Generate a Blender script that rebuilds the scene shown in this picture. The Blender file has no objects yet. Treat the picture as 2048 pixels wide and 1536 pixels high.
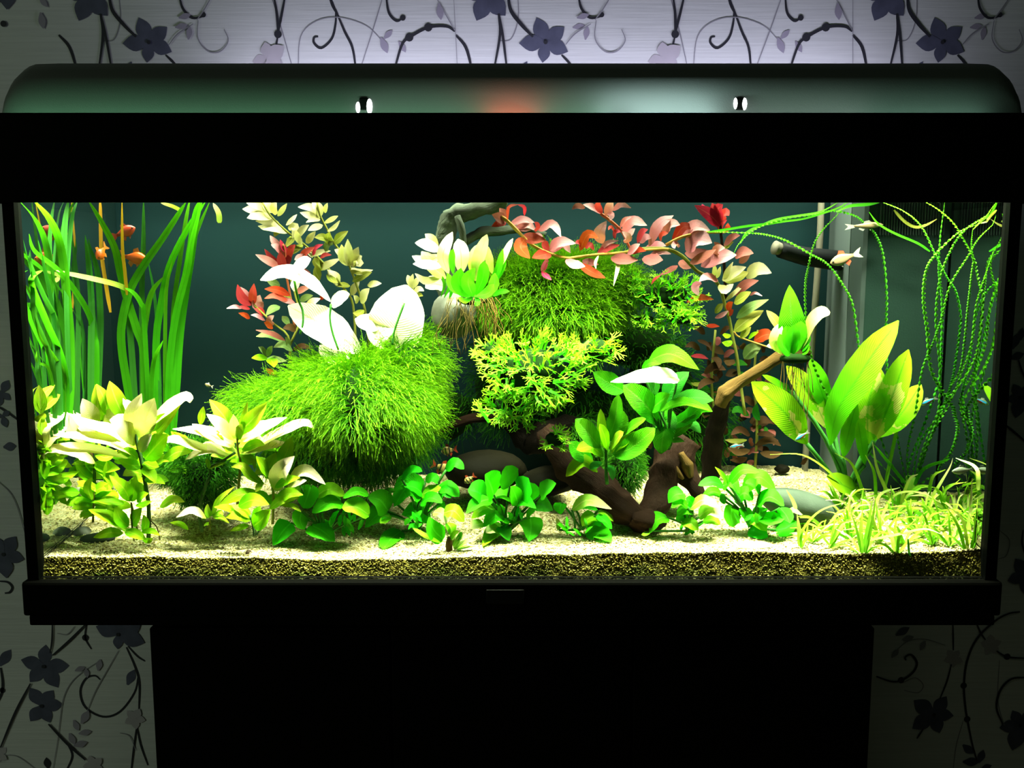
import bpy, bmesh, math, random
from mathutils import Vector, Matrix, noise
R = random.Random(7)
SC = bpy.context.scene
COL = SC.collection

# ------------------------------------------------------------------ camera, light, exposure
F, D, H = 1950.0, 0.981, 1.0878            # focal length in pixels of a 2048 px wide frame, distance to the front glass, camera height
PITCH = math.radians(7.69)
cam = bpy.data.cameras.new('camera'); cam.sensor_width = 36.0; cam.lens = 36.0 * F / 2048; cam.clip_start = 0.01
camo = bpy.data.objects.new('camera', cam); COL.objects.link(camo)
camo.location = (0, -D, H); camo.rotation_euler = (math.pi / 2 - PITCH, 0, 0)
SC.camera = camo

TUBE_POWER = 30.0
TUBE_COL = (0.96, 1.0, 0.70)
SC.view_settings.view_transform = 'Standard'; SC.view_settings.look = 'None'
SC.view_settings.exposure = 0.0; SC.view_settings.gamma = 1.0; SC.view_settings.use_curve_mapping = False
wd = bpy.data.worlds.new('world'); SC.world = wd; wd.use_nodes = True
wd.node_tree.nodes['Background'].inputs[0].default_value = (0.55, 0.9, 0.55, 1)
wd.node_tree.nodes['Background'].inputs[1].default_value = 0.016
SC.cycles.max_bounces = 8; SC.cycles.diffuse_bounces = 3; SC.cycles.glossy_bounces = 4
SC.cycles.transparent_max_bounces = 24; SC.cycles.transmission_bounces = 6
SC.cycles.caustics_reflective = False; SC.cycles.caustics_refractive = False
SC.cycles.sample_clamp_indirect = 4.0

def area(name, loc, rot, sx, sy, power, col):
    l = bpy.data.lights.new(name, 'AREA'); l.shape = 'RECTANGLE'; l.size = sx; l.size_y = sy
    l.energy = power; l.color = col
    o = bpy.data.objects.new(name, l); COL.objects.link(o); o.location = loc; o.rotation_euler = rot
    return o
# the two fluorescent tubes under the hood
# (each under its own reflector, the front one tilted a little towards the front glass)
tl_ = area('tube_light', (0.0, 0.046, 1.219), (math.radians(-12), 0, 0), 0.975, 0.022, TUBE_POWER, TUBE_COL); tl_.data.spread = math.radians(98)
area('tube_light', (0.0, 0.170, 1.219), (0, 0, 0), 0.975, 0.022, TUBE_POWER * 0.32, TUBE_COL)
# light leaking out of the back of the hood on to the wallpaper
area('hood_back_leak', (0.06, 0.282, 1.245), (math.radians(118), 0, 0), 0.85, 0.03, 1.3, (0.82, 0.82, 1.0))
# light leaking through the slot between rim and flap
for x, w, p, c in ((-0.20, 0.60, 0.12, (0.35, 1.0, 0.52)), (0.10, 0.50, 0.09, (0.75, 1.0, 0.85)), (0.0, 0.045, 0.042, (1.0, 0.06, 0.03)), (0.145, 0.10, 0.17, (0.70, 1.0, 0.95)), (0.30, 0.34, 0.065, (0.5, 1.0, 0.72))):
    area('slot_leak', (x, -0.003, 1.2160), (math.radians(180 - 20), 0, 0), w, 0.004, p, c)
# added dim fill lamp, unseen, brightening the wall from the left behind the camera
area('room_fill', (-2.4, -1.2, 1.3), (math.radians(90), 0, math.radians(-58)), 1.0, 1.2, 8.0, (0.80, 1.0, 0.70))

# ------------------------------------------------------------------ pixel + depth -> point
cp, sp = math.cos(PITCH), math.sin(PITCH)
def P(px, py, y):
    dx = (px - 1024) / F; dv = (768 - py) / F
    d = Vector((dx, cp + dv * sp, -sp + dv * cp))
    return Vector((0, -D, H)) + d * ((y + D) / d.y)
def S(y): return (D + y) * 1.005 / F           # metres per pixel at depth y
CAMP = Vector((0, -D, H))

# ------------------------------------------------------------------ object helpers
def mesh_obj(name, verts, faces, mat, parent=None, smooth=True, uvs=None, edges=()):
    me = bpy.data.meshes.new(name); me.from_pydata([tuple(v) for v in verts], list(edges), faces)
    if uvs is not None:
        ul = me.uv_layers.new(name='UVMap')
        vi = [0] * len(me.loops); me.loops.foreach_get('vertex_index', vi)
        flat = []
        for i in vi: flat.extend(uvs[i])
        ul.data.foreach_set('uv', flat)
    if smooth: me.polygons.foreach_set('use_smooth', [True] * len(me.polygons))
    for m in (mat if isinstance(mat, (list, tuple)) else [mat]): me.materials.append(m)
    me.update()
    o = bpy.data.objects.new(name, me); COL.objects.link(o)
    if parent is not None: adopt(o, parent)
    return o
def adopt(o, parent):
    o.parent = parent
    loc = Vector((0, 0, 0)); q = parent
    while q is not None: loc += q.location; q = q.parent
    o.matrix_parent_inverse = Matrix.Translation(-loc) if loc.length else Matrix()
def bm_obj(name, bm, mat, parent=None, smooth=False):
    me = bpy.data.meshes.new(name); bm.to_mesh(me); bm.free()
    if smooth: me.polygons.foreach_set('use_smooth', [True] * len(me.polygons))
    for m in (mat if isinstance(mat, (list, tuple)) else [mat]): me.materials.append(m)
    o = bpy.data.objects.new(name, me); COL.objects.link(o)
    if parent is not None: adopt(o, parent)
    return o
def thing(name, loc, label, cat, group=None):
    o = bpy.data.objects.new(name, None); COL.objects.link(o); o.location = loc
    o.empty_display_size = 0.02
    o['label'] = label; o['category'] = cat
    if group: o['group'] = group
    return o
def tag(o, label, cat, group=None, kind=None):
    o['label'] = label; o['category'] = cat
    if group: o['group'] = group
    if kind: o['kind'] = kind
    return o
def box(bm, x0, x1, y0, y1, z0, z1, bev=0.0):
    r = bmesh.ops.create_cube(bm, size=1.0)
    bmesh.ops.scale(bm, verts=r['verts'], vec=(x1 - x0, y1 - y0, z1 - z0))
    bmesh.ops.translate(bm, verts=r['verts'], vec=((x0 + x1) / 2, (y0 + y1) / 2, (z0 + z1) / 2))
    if bev > 0:
        es = {e for v in r['verts'] for e in v.link_edges}
        bmesh.ops.bevel(bm, geom=list(es), offset=bev, segments=2, affect='EDGES', profile=0.5)
def box_obj(name, x0, x1, y0, y1, z0, z1, mat, parent=None, bev=0.0):
    bm = bmesh.new(); box(bm, x0, x1, y0, y1, z0, z1, bev)
    return bm_obj(name, bm, mat, parent)
def catmull(pts, n):
    """n+1 points along a smooth curve through pts (Vectors), evenly in parameter"""
    if len(pts) == 2: return [pts[0].lerp(pts[1], i / n) for i in range(n + 1)]
    P_ = [pts[0] * 2 - pts[1]] + list(pts) + [pts[-1] * 2 - pts[-2]]
    m = len(pts) - 1; out = []
    for i in range(n + 1):
        t = i / n * m; k = min(int(t), m - 1); t -= k
        a, b, c, d = P_[k:k + 4]
        out.append(0.5 * ((2 * b) + (c - a) * t + (2 * a - 5 * b + 4 * c - d) * t * t + (3 * b - a - 3 * c + d) * t ** 3))
    return out
def tube_data(pts, radii, sides=8, caps=True, rough=0.0, seed=0):
    n = len(pts); vs = []; fs = []; uv = []
    up = Vector((0.13, 0.2, 1)).normalized()
    for i, p in enumerate(pts):
        t = (pts[min(i + 1, n - 1)] - pts[max(i - 1, 0)]).normalized()
        a = t.cross(up)
        if a.length < 0.2: a = t.cross(Vector((1, 0, 0)))
        a.normalize(); b = t.cross(a)
        r = radii[i] if isinstance(radii, (list, tuple)) else radii
        for k in range(sides):
            th = 2 * math.pi * k / sides
            d = a * math.cos(th) + b * math.sin(th)
            rr = r
            if rough: rr = r * (1 + rough * noise.noise(Vector((p.x, p.y, p.z)) * 60 + d * 1.6 + Vector((seed, 0, 0))) + rough * .6 * noise.noise(d * 5 + Vector((seed, p.x * 15, p.z * 15))))
            vs.append(p + d * rr); uv.append((k / sides, i / max(1, n - 1)))
    for i in range(n - 1):
        for k in range(sides):
            k2 = (k + 1) % sides
            fs.append((i * sides + k, i * sides + k2, (i + 1) * sides + k2, (i + 1) * sides + k))
    if caps:
        fs.append(tuple(range(sides))[::-1]); fs.append(tuple((n - 1) * sides + k for k in range(sides)))
    return vs, fs, uv
def lerp_list(vals, n):
    m = len(vals) - 1; out = []
    for i in range(n + 1):
        t = i / n * m; k = min(int(t), m - 1); t -= k
        out.append(vals[k] * (1 - t) + vals[k + 1] * t)
    return out
def tube(name, pts, radii, mat, parent=None, n=None, sides=8, rough=0.0, seed=0):
    n = n or max(2, (len(pts) - 1) * 4)
    c = catmull(pts, n)
    r = lerp_list(radii, n) if isinstance(radii, (list, tuple)) else radii
    vs, fs, uv = tube_data(c, r, sides, True, rough, seed)
    return mesh_obj(name, vs, fs, mat, parent, uvs=uv)
def px_tube(name, pxs, y0, y1, w, mat, parent=None, **k):
    """a round stem through pixels, from depth y0 to y1, w = width in pixels (number or list)"""
    m = len(pxs) - 1
    pts = [P(a, b, y0 + (y1 - y0) * i / m) for i, (a, b) in enumerate(pxs)]
    s = S((y0 + y1) / 2) / 2
    return tube(name, pts, [x * s for x in w] if isinstance(w, (list, tuple)) else w * s, mat, parent, **k)
# ------------------------------------------------------------------ materials
class NT:
    def __init__(s, name):
        s.m = bpy.data.materials.new(name); s.m.use_nodes = True; s.t = s.m.node_tree; s.t.nodes.clear()
        s.out = s.n('ShaderNodeOutputMaterial')
    def n(s, typ, **kw):
        nd = s.t.nodes.new(typ)
        for k, v in kw.items():
            if k.startswith('i_'):
                key = k[2:]; key = int(key) if key.isdigit() else key.replace('_', ' ')
                s.put(nd, key, v)
            else: setattr(nd, k, v)
        return nd
    def put(s, nd, key, v):
        sock = nd.inputs[key]
        if isinstance(v, bpy.types.NodeSocket): s.t.links.new(v, sock)
        elif isinstance(v, bpy.types.Node): s.t.links.new(v.outputs[0], sock)
        else:
            if isinstance(v, (tuple, list)) and len(v) == 3 and sock.type == 'RGBA': v = (*v, 1)
            sock.default_value = v
    def math(s, op, a, b=0.0, c=None, clamp=False):
        nd = s.n('ShaderNodeMath', operation=op, use_clamp=clamp); s.put(nd, 0, a); s.put(nd, 1, b)
        if c is not None: s.put(nd, 2, c)
        return nd.outputs[0]
    def mix(s, f, a, b, blend='MIX'):
        nd = s.n('ShaderNodeMix', data_type='RGBA', blend_type=blend, clamp_factor=True)
        s.put(nd, 0, f); s.put(nd, 6, a); s.put(nd, 7, b); return nd.outputs[2]
    def noise(s, vec, scale, detail=3.0, rough=0.5):
        return s.n('ShaderNodeTexNoise', i_Vector=vec, i_Scale=scale, i_Detail=detail, i_Roughness=rough).outputs[0]
    def ramp(s, fac, stops):
        nd = s.n('ShaderNodeValToRGB', i_Fac=fac); cr = nd.color_ramp
        while len(cr.elements) < len(stops): cr.elements.new(0.5)
        for e, (p, c) in zip(cr.elements, stops): e.position = p; e.color = (*c, 1)
        return nd.outputs[0]
    def coord(s, which='Object'): return s.n('ShaderNodeTexCoord').outputs[which]
    def bump(s, h, strength=0.3, dist=0.002): return s.n('ShaderNodeBump', i_Height=h, i_Strength=strength, i_Distance=dist).outputs[0]
    def surf(s, sh): s.t.links.new(sh if isinstance(sh, bpy.types.NodeSocket) else sh.outputs[0], s.out.inputs[0]); return s.m
def pbsdf(t, **kw):
    nd = t.n('ShaderNodeBsdfPrincipled')
    for k, v in kw.items(): t.put(nd, k.replace('_', ' '), v)
    return nd
def plain(name, col, rough=0.5, spec=0.5, metal=0.0, var=0.0, scale=40.0, bump=0.0, bscale=300.0):
    t = NT(name); co = t.coord()
    c = (*col, 1)
    if var: c = t.mix(t.noise(co, scale), tuple(x * (1 - var) for x in col), tuple(min(1, x * (1 + var)) for x in col))
    kw = {}
    if bump: kw['Normal'] = t.bump(t.noise(co, bscale), bump)
    return t.surf(pbsdf(t, Base_Color=c, Roughness=rough, Specular_IOR_Level=spec, Metallic=metal, **kw))
def emit(name, col, st):
    t = NT(name); return t.surf(t.n('ShaderNodeEmission', i_Color=col, i_Strength=st))
def leaf_mat(name, base, tip, rib=None, rough=0.38, tr=0.3, vein=0.35, spec=0.28, var=0.22, tipstart=0.35, blotch=None, vscale=26.0):
    """double-sided leaf: base to tip colour along the blade, a midrib, pinnate veins in relief, some light through it"""
    t = NT(name)
    uv = t.n('ShaderNodeSeparateXYZ', i_Vector=t.coord('UV')); u, v = uv.outputs[0], uv.outputs[1]
    co = t.coord('Object'); rnd = t.n('ShaderNodeObjectInfo').outputs['Random']
    n1 = t.noise(co, 55.0, 4.0)
    f = t.math('ADD', t.math('MULTIPLY', t.math('SUBTRACT', v, tipstart), 1.3), t.math('MULTIPLY', t.math('SUBTRACT', n1, 0.5), 0.9))
    c = t.mix(f, base, tip)
    if blotch: c = t.mix(t.math('MULTIPLY', t.math('GREATER_THAN', t.noise(co, 38.0, 4.0), 0.6), 0.75), c, blotch)
    au = t.math('ABSOLUTE', t.math('SUBTRACT', u, 0.5))
    rf = t.math('SUBTRACT', 1.0, t.math('MULTIPLY', au, 18.0), clamp=True)
    if rib is None: rib = tuple(min(1, x * 1.5 + 0.02) for x in base)
    c = t.mix(t.math('MULTIPLY', rf, 0.75), c, rib)
    val = t.math('ADD', 1 - var, t.math('MULTIPLY', rnd, 2 * var))
    hue = t.math('ADD', 0.478, t.math('MULTIPLY', rnd, 0.016))
    c = t.n('ShaderNodeHueSaturation', i_Hue=hue, i_Value=val, i_Color=c).outputs[0]
    w = t.math('SINE', t.math('MULTIPLY', t.math('SUBTRACT', v, t.math('MULTIPLY', au, 0.55)), vscale * 6.28))
    h = t.math('ADD', t.math('MULTIPLY', w, 0.5), t.math('MULTIPLY', t.noise(co, 240.0), 0.6))
    nm = t.bump(h, vein, 0.0012)
    b = pbsdf(t, Base_Color=c, Roughness=rough, Specular_IOR_Level=spec, Normal=nm)
    tl = t.n('ShaderNodeBsdfTranslucent', i_Color=t.mix(1.0, c, (0.9, 1.0, 0.45), 'MULTIPLY'), i_Normal=nm)
    mx = t.n('ShaderNodeMixShader', i_Fac=tr); t.t.links.new(b.outputs[0], mx.inputs[1]); t.t.links.new(tl.outputs[0], mx.inputs[2])
    return t.surf(mx)
def strand_mat(name, c0, c1, tipc, tr=0.3, rough=0.5, spec=0.3):
    """fine moss strands: UV.y holds a random shade per strand, UV.x runs root to tip"""
    t = NT(name)
    uv = t.n('ShaderNodeSeparateXYZ', i_Vector=t.coord('UV')); u, v = uv.outputs[0], uv.outputs[1]
    c = t.mix(v, c0, c1); c = t.mix(t.math('MULTIPLY', t.math('POWER', u, 2.5), 0.8), c, tipc)
    b = pbsdf(t, Base_Color=c, Roughness=rough, Specular_IOR_Level=spec)
    tl = t.n('ShaderNodeBsdfTranslucent', i_Color=c)
    mx = t.n('ShaderNodeMixShader', i_Fac=tr); t.t.links.new(b.outputs[0], mx.inputs[1]); t.t.links.new(tl.outputs[0], mx.inputs[2])
    return t.surf(mx)
def glass_mat(name, tint, tir=False):
    """thin sheet of glass; tir: water behind it mirrors everything met at a shallow angle (total internal reflection)"""
    t = NT(name)
    tp = t.n('ShaderNodeBsdfTransparent', i_Color=tint); gl = t.n('ShaderNodeBsdfGlossy', i_Color=(0.88, 0.95, 0.90, 1), i_Roughness=0.0)
    if tir:
        fac = t.n('ShaderNodeLayerWeight', i_Blend=0.5).outputs['Facing']      # 1 - cos
        f = t.n('ShaderNodeMapRange', i_Value=fac); f.inputs[1].default_value = 0.30; f.inputs[2].default_value = 0.42; f.inputs[3].default_value = 0.05; f.inputs[4].default_value = 0.93
        f = f.outputs[0]
    else:
        f = t.math('MULTIPLY', t.n('ShaderNodeFresnel', i_IOR=1.45).outputs[0], 0.6)
    mx = t.n('ShaderNodeMixShader', i_Fac=f); t.t.links.new(tp.outputs[0], mx.inputs[1]); t.t.links.new(gl.outputs[0], mx.inputs[2])
    return t.surf(mx)

M = {}
M['black'] = plain('black_laminate', (0.0016, 0.0016, 0.0014), 0.7, 0.03)
M['black2'] = plain('black_plastic', (0.002, 0.002, 0.0018), 0.6, 0.05)
M['seal'] = plain('black_silicone', (0.0012, 0.0015, 0.0013), 0.6, 0.02)
M['hood'] = plain('grey_black_hood_plastic', (0.095, 0.10, 0.098), 0.5, 0.25, bump=0.08, bscale=900)
M['badge'] = plain('dull_grey_badge', (0.008, 0.008, 0.008), 0.5, 0.1)
M['badge2'] = plain('pale_badge_print', (0.028, 0.028, 0.03), 0.5, 0.1)
M['front_glass'] = glass_mat('clear_glass', (0.97, 1.0, 0.975))
M['side_glass'] = glass_mat('side_glass_on_water', (0.93, 1.0, 0.95), True)
M['water'] = glass_mat('water_surface', (0.985, 1.0, 0.99), False)
M['backfilm'] = plain('dark_teal_backing_film', (0.0055, 0.0200, 0.0240), 0.6, 0.05, var=0.15, scale=6)
M['tube'] = emit('white_fluorescent_tube', (0.97, 1.0, 0.85, 1), 6.0)
M['lampcase'] = plain('white_lamp_holder', (0.05, 0.05, 0.05), 0.5)
M['slot_glow'] = emit('lit_grip_opening', (0.9, 1.0, 0.95, 1), 4.0)
def wall_material():
    t = NT('lilac_white_wallpaper'); co = t.coord('Object')
    mp = t.n('ShaderNodeMapping', i_Vector=co, i_Scale=(12.0, 1.0, 420.0)).outputs[0]
    n = t.noise(mp, 1.0, 3.0)
    c = t.mix(n, (0.52, 0.52, 0.56), (0.70, 0.70, 0.74))
    return t.surf(pbsdf(t, Base_Color=c, Roughness=0.7, Specular_IOR_Level=0.2, Normal=t.bump(n, 0.25, 0.001)))
M['wall'] = wall_material()
M['print_dark'] = plain('dark_vine_print', (0.028, 0.028, 0.038), 0.6, 0.2)
M['print_flower'] = plain('slate_blue_flower_print', (0.085, 0.088, 0.145), 0.6, 0.2, var=0.4, scale=60)
M['print_pale'] = plain('pale_lilac_flower_print', (0.44, 0.40, 0.47), 0.7, 0.2, var=0.1)
M['print_thin'] = plain('thin_grey_vine_print', (0.26, 0.25, 0.30), 0.7, 0.2)
M['print_leaf'] = plain('soft_mauve_leaf_print', (0.30, 0.27, 0.36), 0.7, 0.2, var=0.15)
M['floor'] = plain('dark_wood_floor', (0.05, 0.035, 0.02), 0.45, 0.4, var=0.4, scale=8)
def gravel_mat():
    t = NT('sandy_aquarium_gravel'); co = t.coord('Object')
    vo = t.n('ShaderNodeTexVoronoi', i_Vector=co, i_Scale=520.0)
    cell = vo.outputs['Color']; dist = vo.outputs['Distance']
    g = t.n('ShaderNodeSeparateColor', i_Color=cell).outputs[0]
    c = t.ramp(g, [(0.0, (0.22, 0.17, 0.06)), (0.3, (0.44, 0.37, 0.17)), (0.6, (0.60, 0.53, 0.28)), (0.85, (0.72, 0.67, 0.41)), (1.0, (0.80, 0.76, 0.52))])
    big = t.noise(co, 14.0, 4.0)
    c = t.mix(t.math('MULTIPLY', t.math('SUBTRACT', big, 0.35), 1.4), c, t.mix(0.5, c, (0.42, 0.34, 0.12)))
    h = t.math('ADD', t.math('MULTIPLY', dist, -1.0), t.math('MULTIPLY', g, 0.4))
    return t.surf(pbsdf(t, Base_Color=c, Roughness=0.6, Specular_IOR_Level=0.35, Normal=t.bump(h, 0.9, 0.002)))
M['gravel'] = gravel_mat()
def front_band_mat():
    """gravel pressed against the front glass, mottled by algae, turning dark brown and green towards the bottom"""
    t = NT('algae_mottled_gravel'); co = t.coord('Object')
    vo = t.n('ShaderNodeTexVoronoi', i_Vector=co, i_Scale=620.0)
    g = t.n('ShaderNodeSeparateColor', i_Color=vo.outputs['Color']).outputs[0]
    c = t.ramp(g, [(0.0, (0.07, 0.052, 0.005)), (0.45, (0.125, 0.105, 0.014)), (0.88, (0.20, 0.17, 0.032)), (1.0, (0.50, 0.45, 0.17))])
    n = t.noise(t.n('ShaderNodeMapping', i_Vector=co, i_Scale=(1.0, 1.0, 2.0)).outputs[0], 22.0, 5.0, 0.6)
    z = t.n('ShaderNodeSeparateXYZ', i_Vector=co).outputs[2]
    low = t.math('MULTIPLY', t.math('SUBTRACT', 0.7715, z), 46.0)                       # dark tint grows stronger low down
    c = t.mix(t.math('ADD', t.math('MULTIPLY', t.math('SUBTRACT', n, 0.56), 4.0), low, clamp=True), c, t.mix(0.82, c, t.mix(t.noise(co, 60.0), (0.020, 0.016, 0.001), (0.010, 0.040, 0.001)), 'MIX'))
    return t.surf(pbsdf(t, Base_Color=c, Roughness=0.6, Specular_IOR_Level=0.3, Normal=t.bump(t.math('MULTIPLY', vo.outputs['Distance'], -1.0), 0.9, 0.002)))
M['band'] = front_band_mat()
def wood_mat(name, c0, c1, sc=30.0):
    t = NT(name); co = t.coord('UV')
    mp = t.n('ShaderNodeMapping', i_Vector=co, i_Scale=(9.0, 3.0, 1.0)).outputs[0]
    n = t.noise(mp, 3.0, 6.0, 0.65); n2 = t.noise(t.coord('Object'), sc, 4.0)
    c = t.mix(t.math('MULTIPLY', t.math('ADD', n, n2), 0.5), c0, c1)
    return t.surf(pbsdf(t, Base_Color=c, Roughness=0.7, Specular_IOR_Level=0.25, Normal=t.bump(t.math('ADD', n, n2), 0.7, 0.004)))
M['wood_dark'] = wood_mat('dark_waterlogged_wood', (0.003, 0.0015, 0.001), (0.022, 0.009, 0.0045))
M['wood_black'] = wood_mat('shade_blackened_wood', (0.001, 0.0007, 0.0005), (0.006, 0.003, 0.0015))  # wood lying in shadow, the shade put into its colour
M['wood_twig'] = wood_mat('tan_twig_bark', (0.05, 0.025, 0.006), (0.17, 0.10, 0.03))
M['wood_pale'] = wood_mat('grey_green_algae_bark', (0.012, 0.022, 0.016), (0.11, 0.13, 0.10), 60)
M['rock_dark'] = plain('dark_brown_river_stone', (0.0035, 0.003, 0.0012), 0.7, 0.15, var=0.4, scale=30, bump=0.4, bscale=120)  # darkened to carry the deep shadow around the oval stone
M['rock_grey'] = plain('smooth_grey_river_stone', (0.12, 0.125, 0.11), 0.65, 0.2, var=0.3, scale=35, bump=0.3, bscale=160)
M['slate'] = plain('grey_green_slate', (0.040, 0.055, 0.042), 0.65, 0.2, var=0.25, scale=45, bump=0.3, bscale=140)
M['rock_pale'] = plain('pale_beige_flagstone', (0.60, 0.60, 0.48), 0.7, 0.2, var=0.15, scale=40, bump=0.2, bscale=200)
M['pebble'] = plain('dark_pebble', (0.05, 0.035, 0.02), 0.5, 0.4, var=0.4, scale=200)
M['filter_black'] = plain('black_filter_plastic', (0.008, 0.019, 0.016), 0.5, 0.2, bump=0.1, bscale=500)
M['filter_grey'] = plain('grey_filter_side', (0.085, 0.107, 0.114), 0.5, 0.3)
M['filter_mid'] = plain('mid_grey_filter_chamfer', (0.030, 0.042, 0.042), 0.5, 0.3)
M['nozzle'] = plain('black_nozzle_plastic', (0.009, 0.010, 0.012), 0.45, 0.3)
M['hose'] = plain('beige_grey_hose', (0.15, 0.138, 0.112), 0.5, 0.3)
M['root'] = plain('brown_plant_roots', (0.07, 0.048, 0.012), 0.7, 0.2, var=0.5)
M['root_tan'] = plain('reddish_tan_rootlets', (0.11, 0.065, 0.015), 0.7, 0.2, var=0.3)
# leaves
M['val'] = leaf_mat('grass_green_ribbon_leaf', (0.022, 0.27, 0.006), (0.06, 0.48, 0.010), (0.012, 0.20, 0.006), 0.35, 0.4, 0.1, vscale=2)
M['val_far'] = leaf_mat('dull_green_ribbon_leaf', (0.020, 0.17, 0.022), (0.03, 0.25, 0.035), (0.01, 0.13, 0.015), 0.4, 0.4, 0.1, vscale=2)
M['val_yellow'] = leaf_mat('dying_yellow_ribbon_leaf', (0.55, 0.33, 0.02), (0.7, 0.42, 0.03), (0.5, 0.3, 0.02), 0.4, 0.3, 0.1, vscale=2)
M['spiral'] = leaf_mat('twisted_green_ribbon_leaf', (0.02, 0.26, 0.012), (0.07, 0.50, 0.02), (0.06, 0.42, 0.03), 0.3, 0.35, 0.1, spec=0.6, vscale=2)
M['hygro'] = leaf_mat('lime_lance_leaf', (0.17, 0.48, 0.008), (0.42, 0.54, 0.03), (0.45, 0.55, 0.10), 0.4, 0.35, 0.3)
M['hygro_top'] = leaf_mat('overlit_peach_lance_leaf', (0.46, 0.60, 0.08), (0.86, 0.74, 0.50), (0.72, 0.66, 0.26), 0.4, 0.3, 0.3, tipstart=0.02)  # overexposed upper leaves, bright light put into the pale colour
M['hygro_low'] = leaf_mat('fresh_green_lance_leaf', (0.12, 0.52, 0.004), (0.30, 0.60, 0.010), (0.34, 0.60, 0.03), 0.38, 0.45, 0.3)
M['hygro_stem'] = plain('dark_green_brown_stem', (0.045, 0.10, 0.03), 0.6, 0.3, var=0.5, scale=150)
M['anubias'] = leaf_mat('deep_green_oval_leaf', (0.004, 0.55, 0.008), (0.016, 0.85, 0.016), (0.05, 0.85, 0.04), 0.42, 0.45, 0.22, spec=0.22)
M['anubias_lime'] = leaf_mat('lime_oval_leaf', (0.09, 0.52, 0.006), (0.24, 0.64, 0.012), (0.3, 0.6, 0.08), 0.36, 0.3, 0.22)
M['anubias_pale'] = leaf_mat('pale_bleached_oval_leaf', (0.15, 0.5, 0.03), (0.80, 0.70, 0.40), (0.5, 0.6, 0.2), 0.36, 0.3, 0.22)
M['anubias_dark'] = leaf_mat('shaded_green_oval_leaf', (0.004, 0.34, 0.012), (0.008, 0.44, 0.016), (0.03, 0.3, 0.05), 0.45, 0.22, 0.2)  # darker copy of the oval leaf, shade put into the green
M['stem_green'] = plain('slim_green_stalk', (0.03, 0.14, 0.02), 0.5, 0.4, var=0.3)
M['stem_lime'] = plain('lime_stalk', (0.16, 0.36, 0.03), 0.5, 0.4, var=0.3)
M['fern'] = leaf_mat('bright_green_fern_leaf', (0.006, 0.32, 0.004), (0.06, 0.48, 0.008), (0.04, 0.40, 0.02), 0.36, 0.4, 0.3)
M['fern_pale'] = leaf_mat('cream_green_fern_leaf', (0.40, 0.60, 0.10), (0.85, 0.78, 0.45), (0.5, 0.6, 0.2), 0.4, 0.4, 0.3)
M['lace'] = leaf_mat('lime_tipped_forked_frond', (0.012, 0.34, 0.004), (0.34, 0.68, 0.03), (0.03, 0.40, 0.01), 0.4, 0.3, 0.1, tipstart=0.42)
M['sword'] = leaf_mat('bright_green_sword_leaf', (0.035, 0.40, 0.004), (0.11, 0.46, 0.005), (0.02, 0.28, 0.005), 0.4, 0.4, 0.15)
M['sword_old'] = leaf_mat('speckled_olive_sword_leaf', (0.09, 0.38, 0.004), (0.20, 0.40, 0.010), (0.03, 0.26, 0.005), 0.4, 0.4, 0.15, blotch=(0.42, 0.42, 0.10))
M['crypt'] = leaf_mat('mid_green_crinkled_leaf', (0.012, 0.34, 0.004), (0.06, 0.46, 0.006), (0.10, 0.44, 0.03), 0.4, 0.3, 0.6)
M['crypt_dark'] = leaf_mat('shaded_crinkled_leaf', (0.012, 0.19, 0.02), (0.02, 0.24, 0.02), (0.03, 0.25, 0.03), 0.5, 0.25, 0.6)  # the crinkled leaf again, with its shade painted in
M['white_leaf'] = leaf_mat('overlit_cream_leaf', (0.82, 0.80, 0.62), (0.90, 0.86, 0.74), (0.35, 0.55, 0.10), 0.45, 0.3, 0.3, var=0.05)  # overexposure put into the colour of the brightest lit leaves
M['cream'] = leaf_mat('overlit_cream_small_leaf', (0.52, 0.52, 0.22), (0.86, 0.80, 0.58), (0.6, 0.6, 0.25), 0.4, 0.3, 0.25)  # blown-out lamp light put into the cream colour
M['olive'] = leaf_mat('olive_small_leaf', (0.17, 0.22, 0.025), (0.34, 0.33, 0.07), (0.4, 0.42, 0.15), 0.4, 0.3, 0.25)
M['pink'] = leaf_mat('pale_pink_small_leaf', (0.42, 0.13, 0.13), (0.64, 0.38, 0.40), (0.45, 0.14, 0.14), 0.4, 0.25, 0.25)  # whiter tips stand for highlights, redder base for shade
M['red'] = leaf_mat('rusty_red_leaf', (0.36, 0.050, 0.028), (0.42, 0.07, 0.04), (0.42, 0.09, 0.05), 0.4, 0.3, 0.3)
M['crimson'] = leaf_mat('crimson_leaf', (0.34, 0.012, 0.022), (0.40, 0.025, 0.035), (0.5, 0.1, 0.1), 0.4, 0.3, 0.3)
M['orange'] = leaf_mat('orange_brown_leaf', (0.25, 0.045, 0.006), (0.28, 0.06, 0.010), (0.32, 0.10, 0.03), 0.4, 0.3, 0.3)
M['mauve'] = leaf_mat('mauve_brown_leaf', (0.22, 0.075, 0.055), (0.28, 0.11, 0.085), (0.3, 0.11, 0.08), 0.45, 0.25, 0.3)
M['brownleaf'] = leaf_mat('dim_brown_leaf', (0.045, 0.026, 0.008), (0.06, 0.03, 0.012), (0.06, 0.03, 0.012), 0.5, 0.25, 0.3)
M['greyleaf'] = leaf_mat('grey_green_small_leaf', (0.09, 0.17, 0.05), (0.17, 0.22, 0.08), (0.18, 0.26, 0.10), 0.45, 0.25, 0.3)
M['stem_red'] = plain('reddish_stem', (0.45, 0.12, 0.06), 0.5, 0.4, var=0.2)
M['stem_orange'] = plain('orange_stem', (0.55, 0.32, 0.07), 0.5, 0.4, var=0.2)
M['stem_olive'] = plain('olive_stem', (0.16, 0.17, 0.03), 0.5, 0.4, var=0.3)
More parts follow.
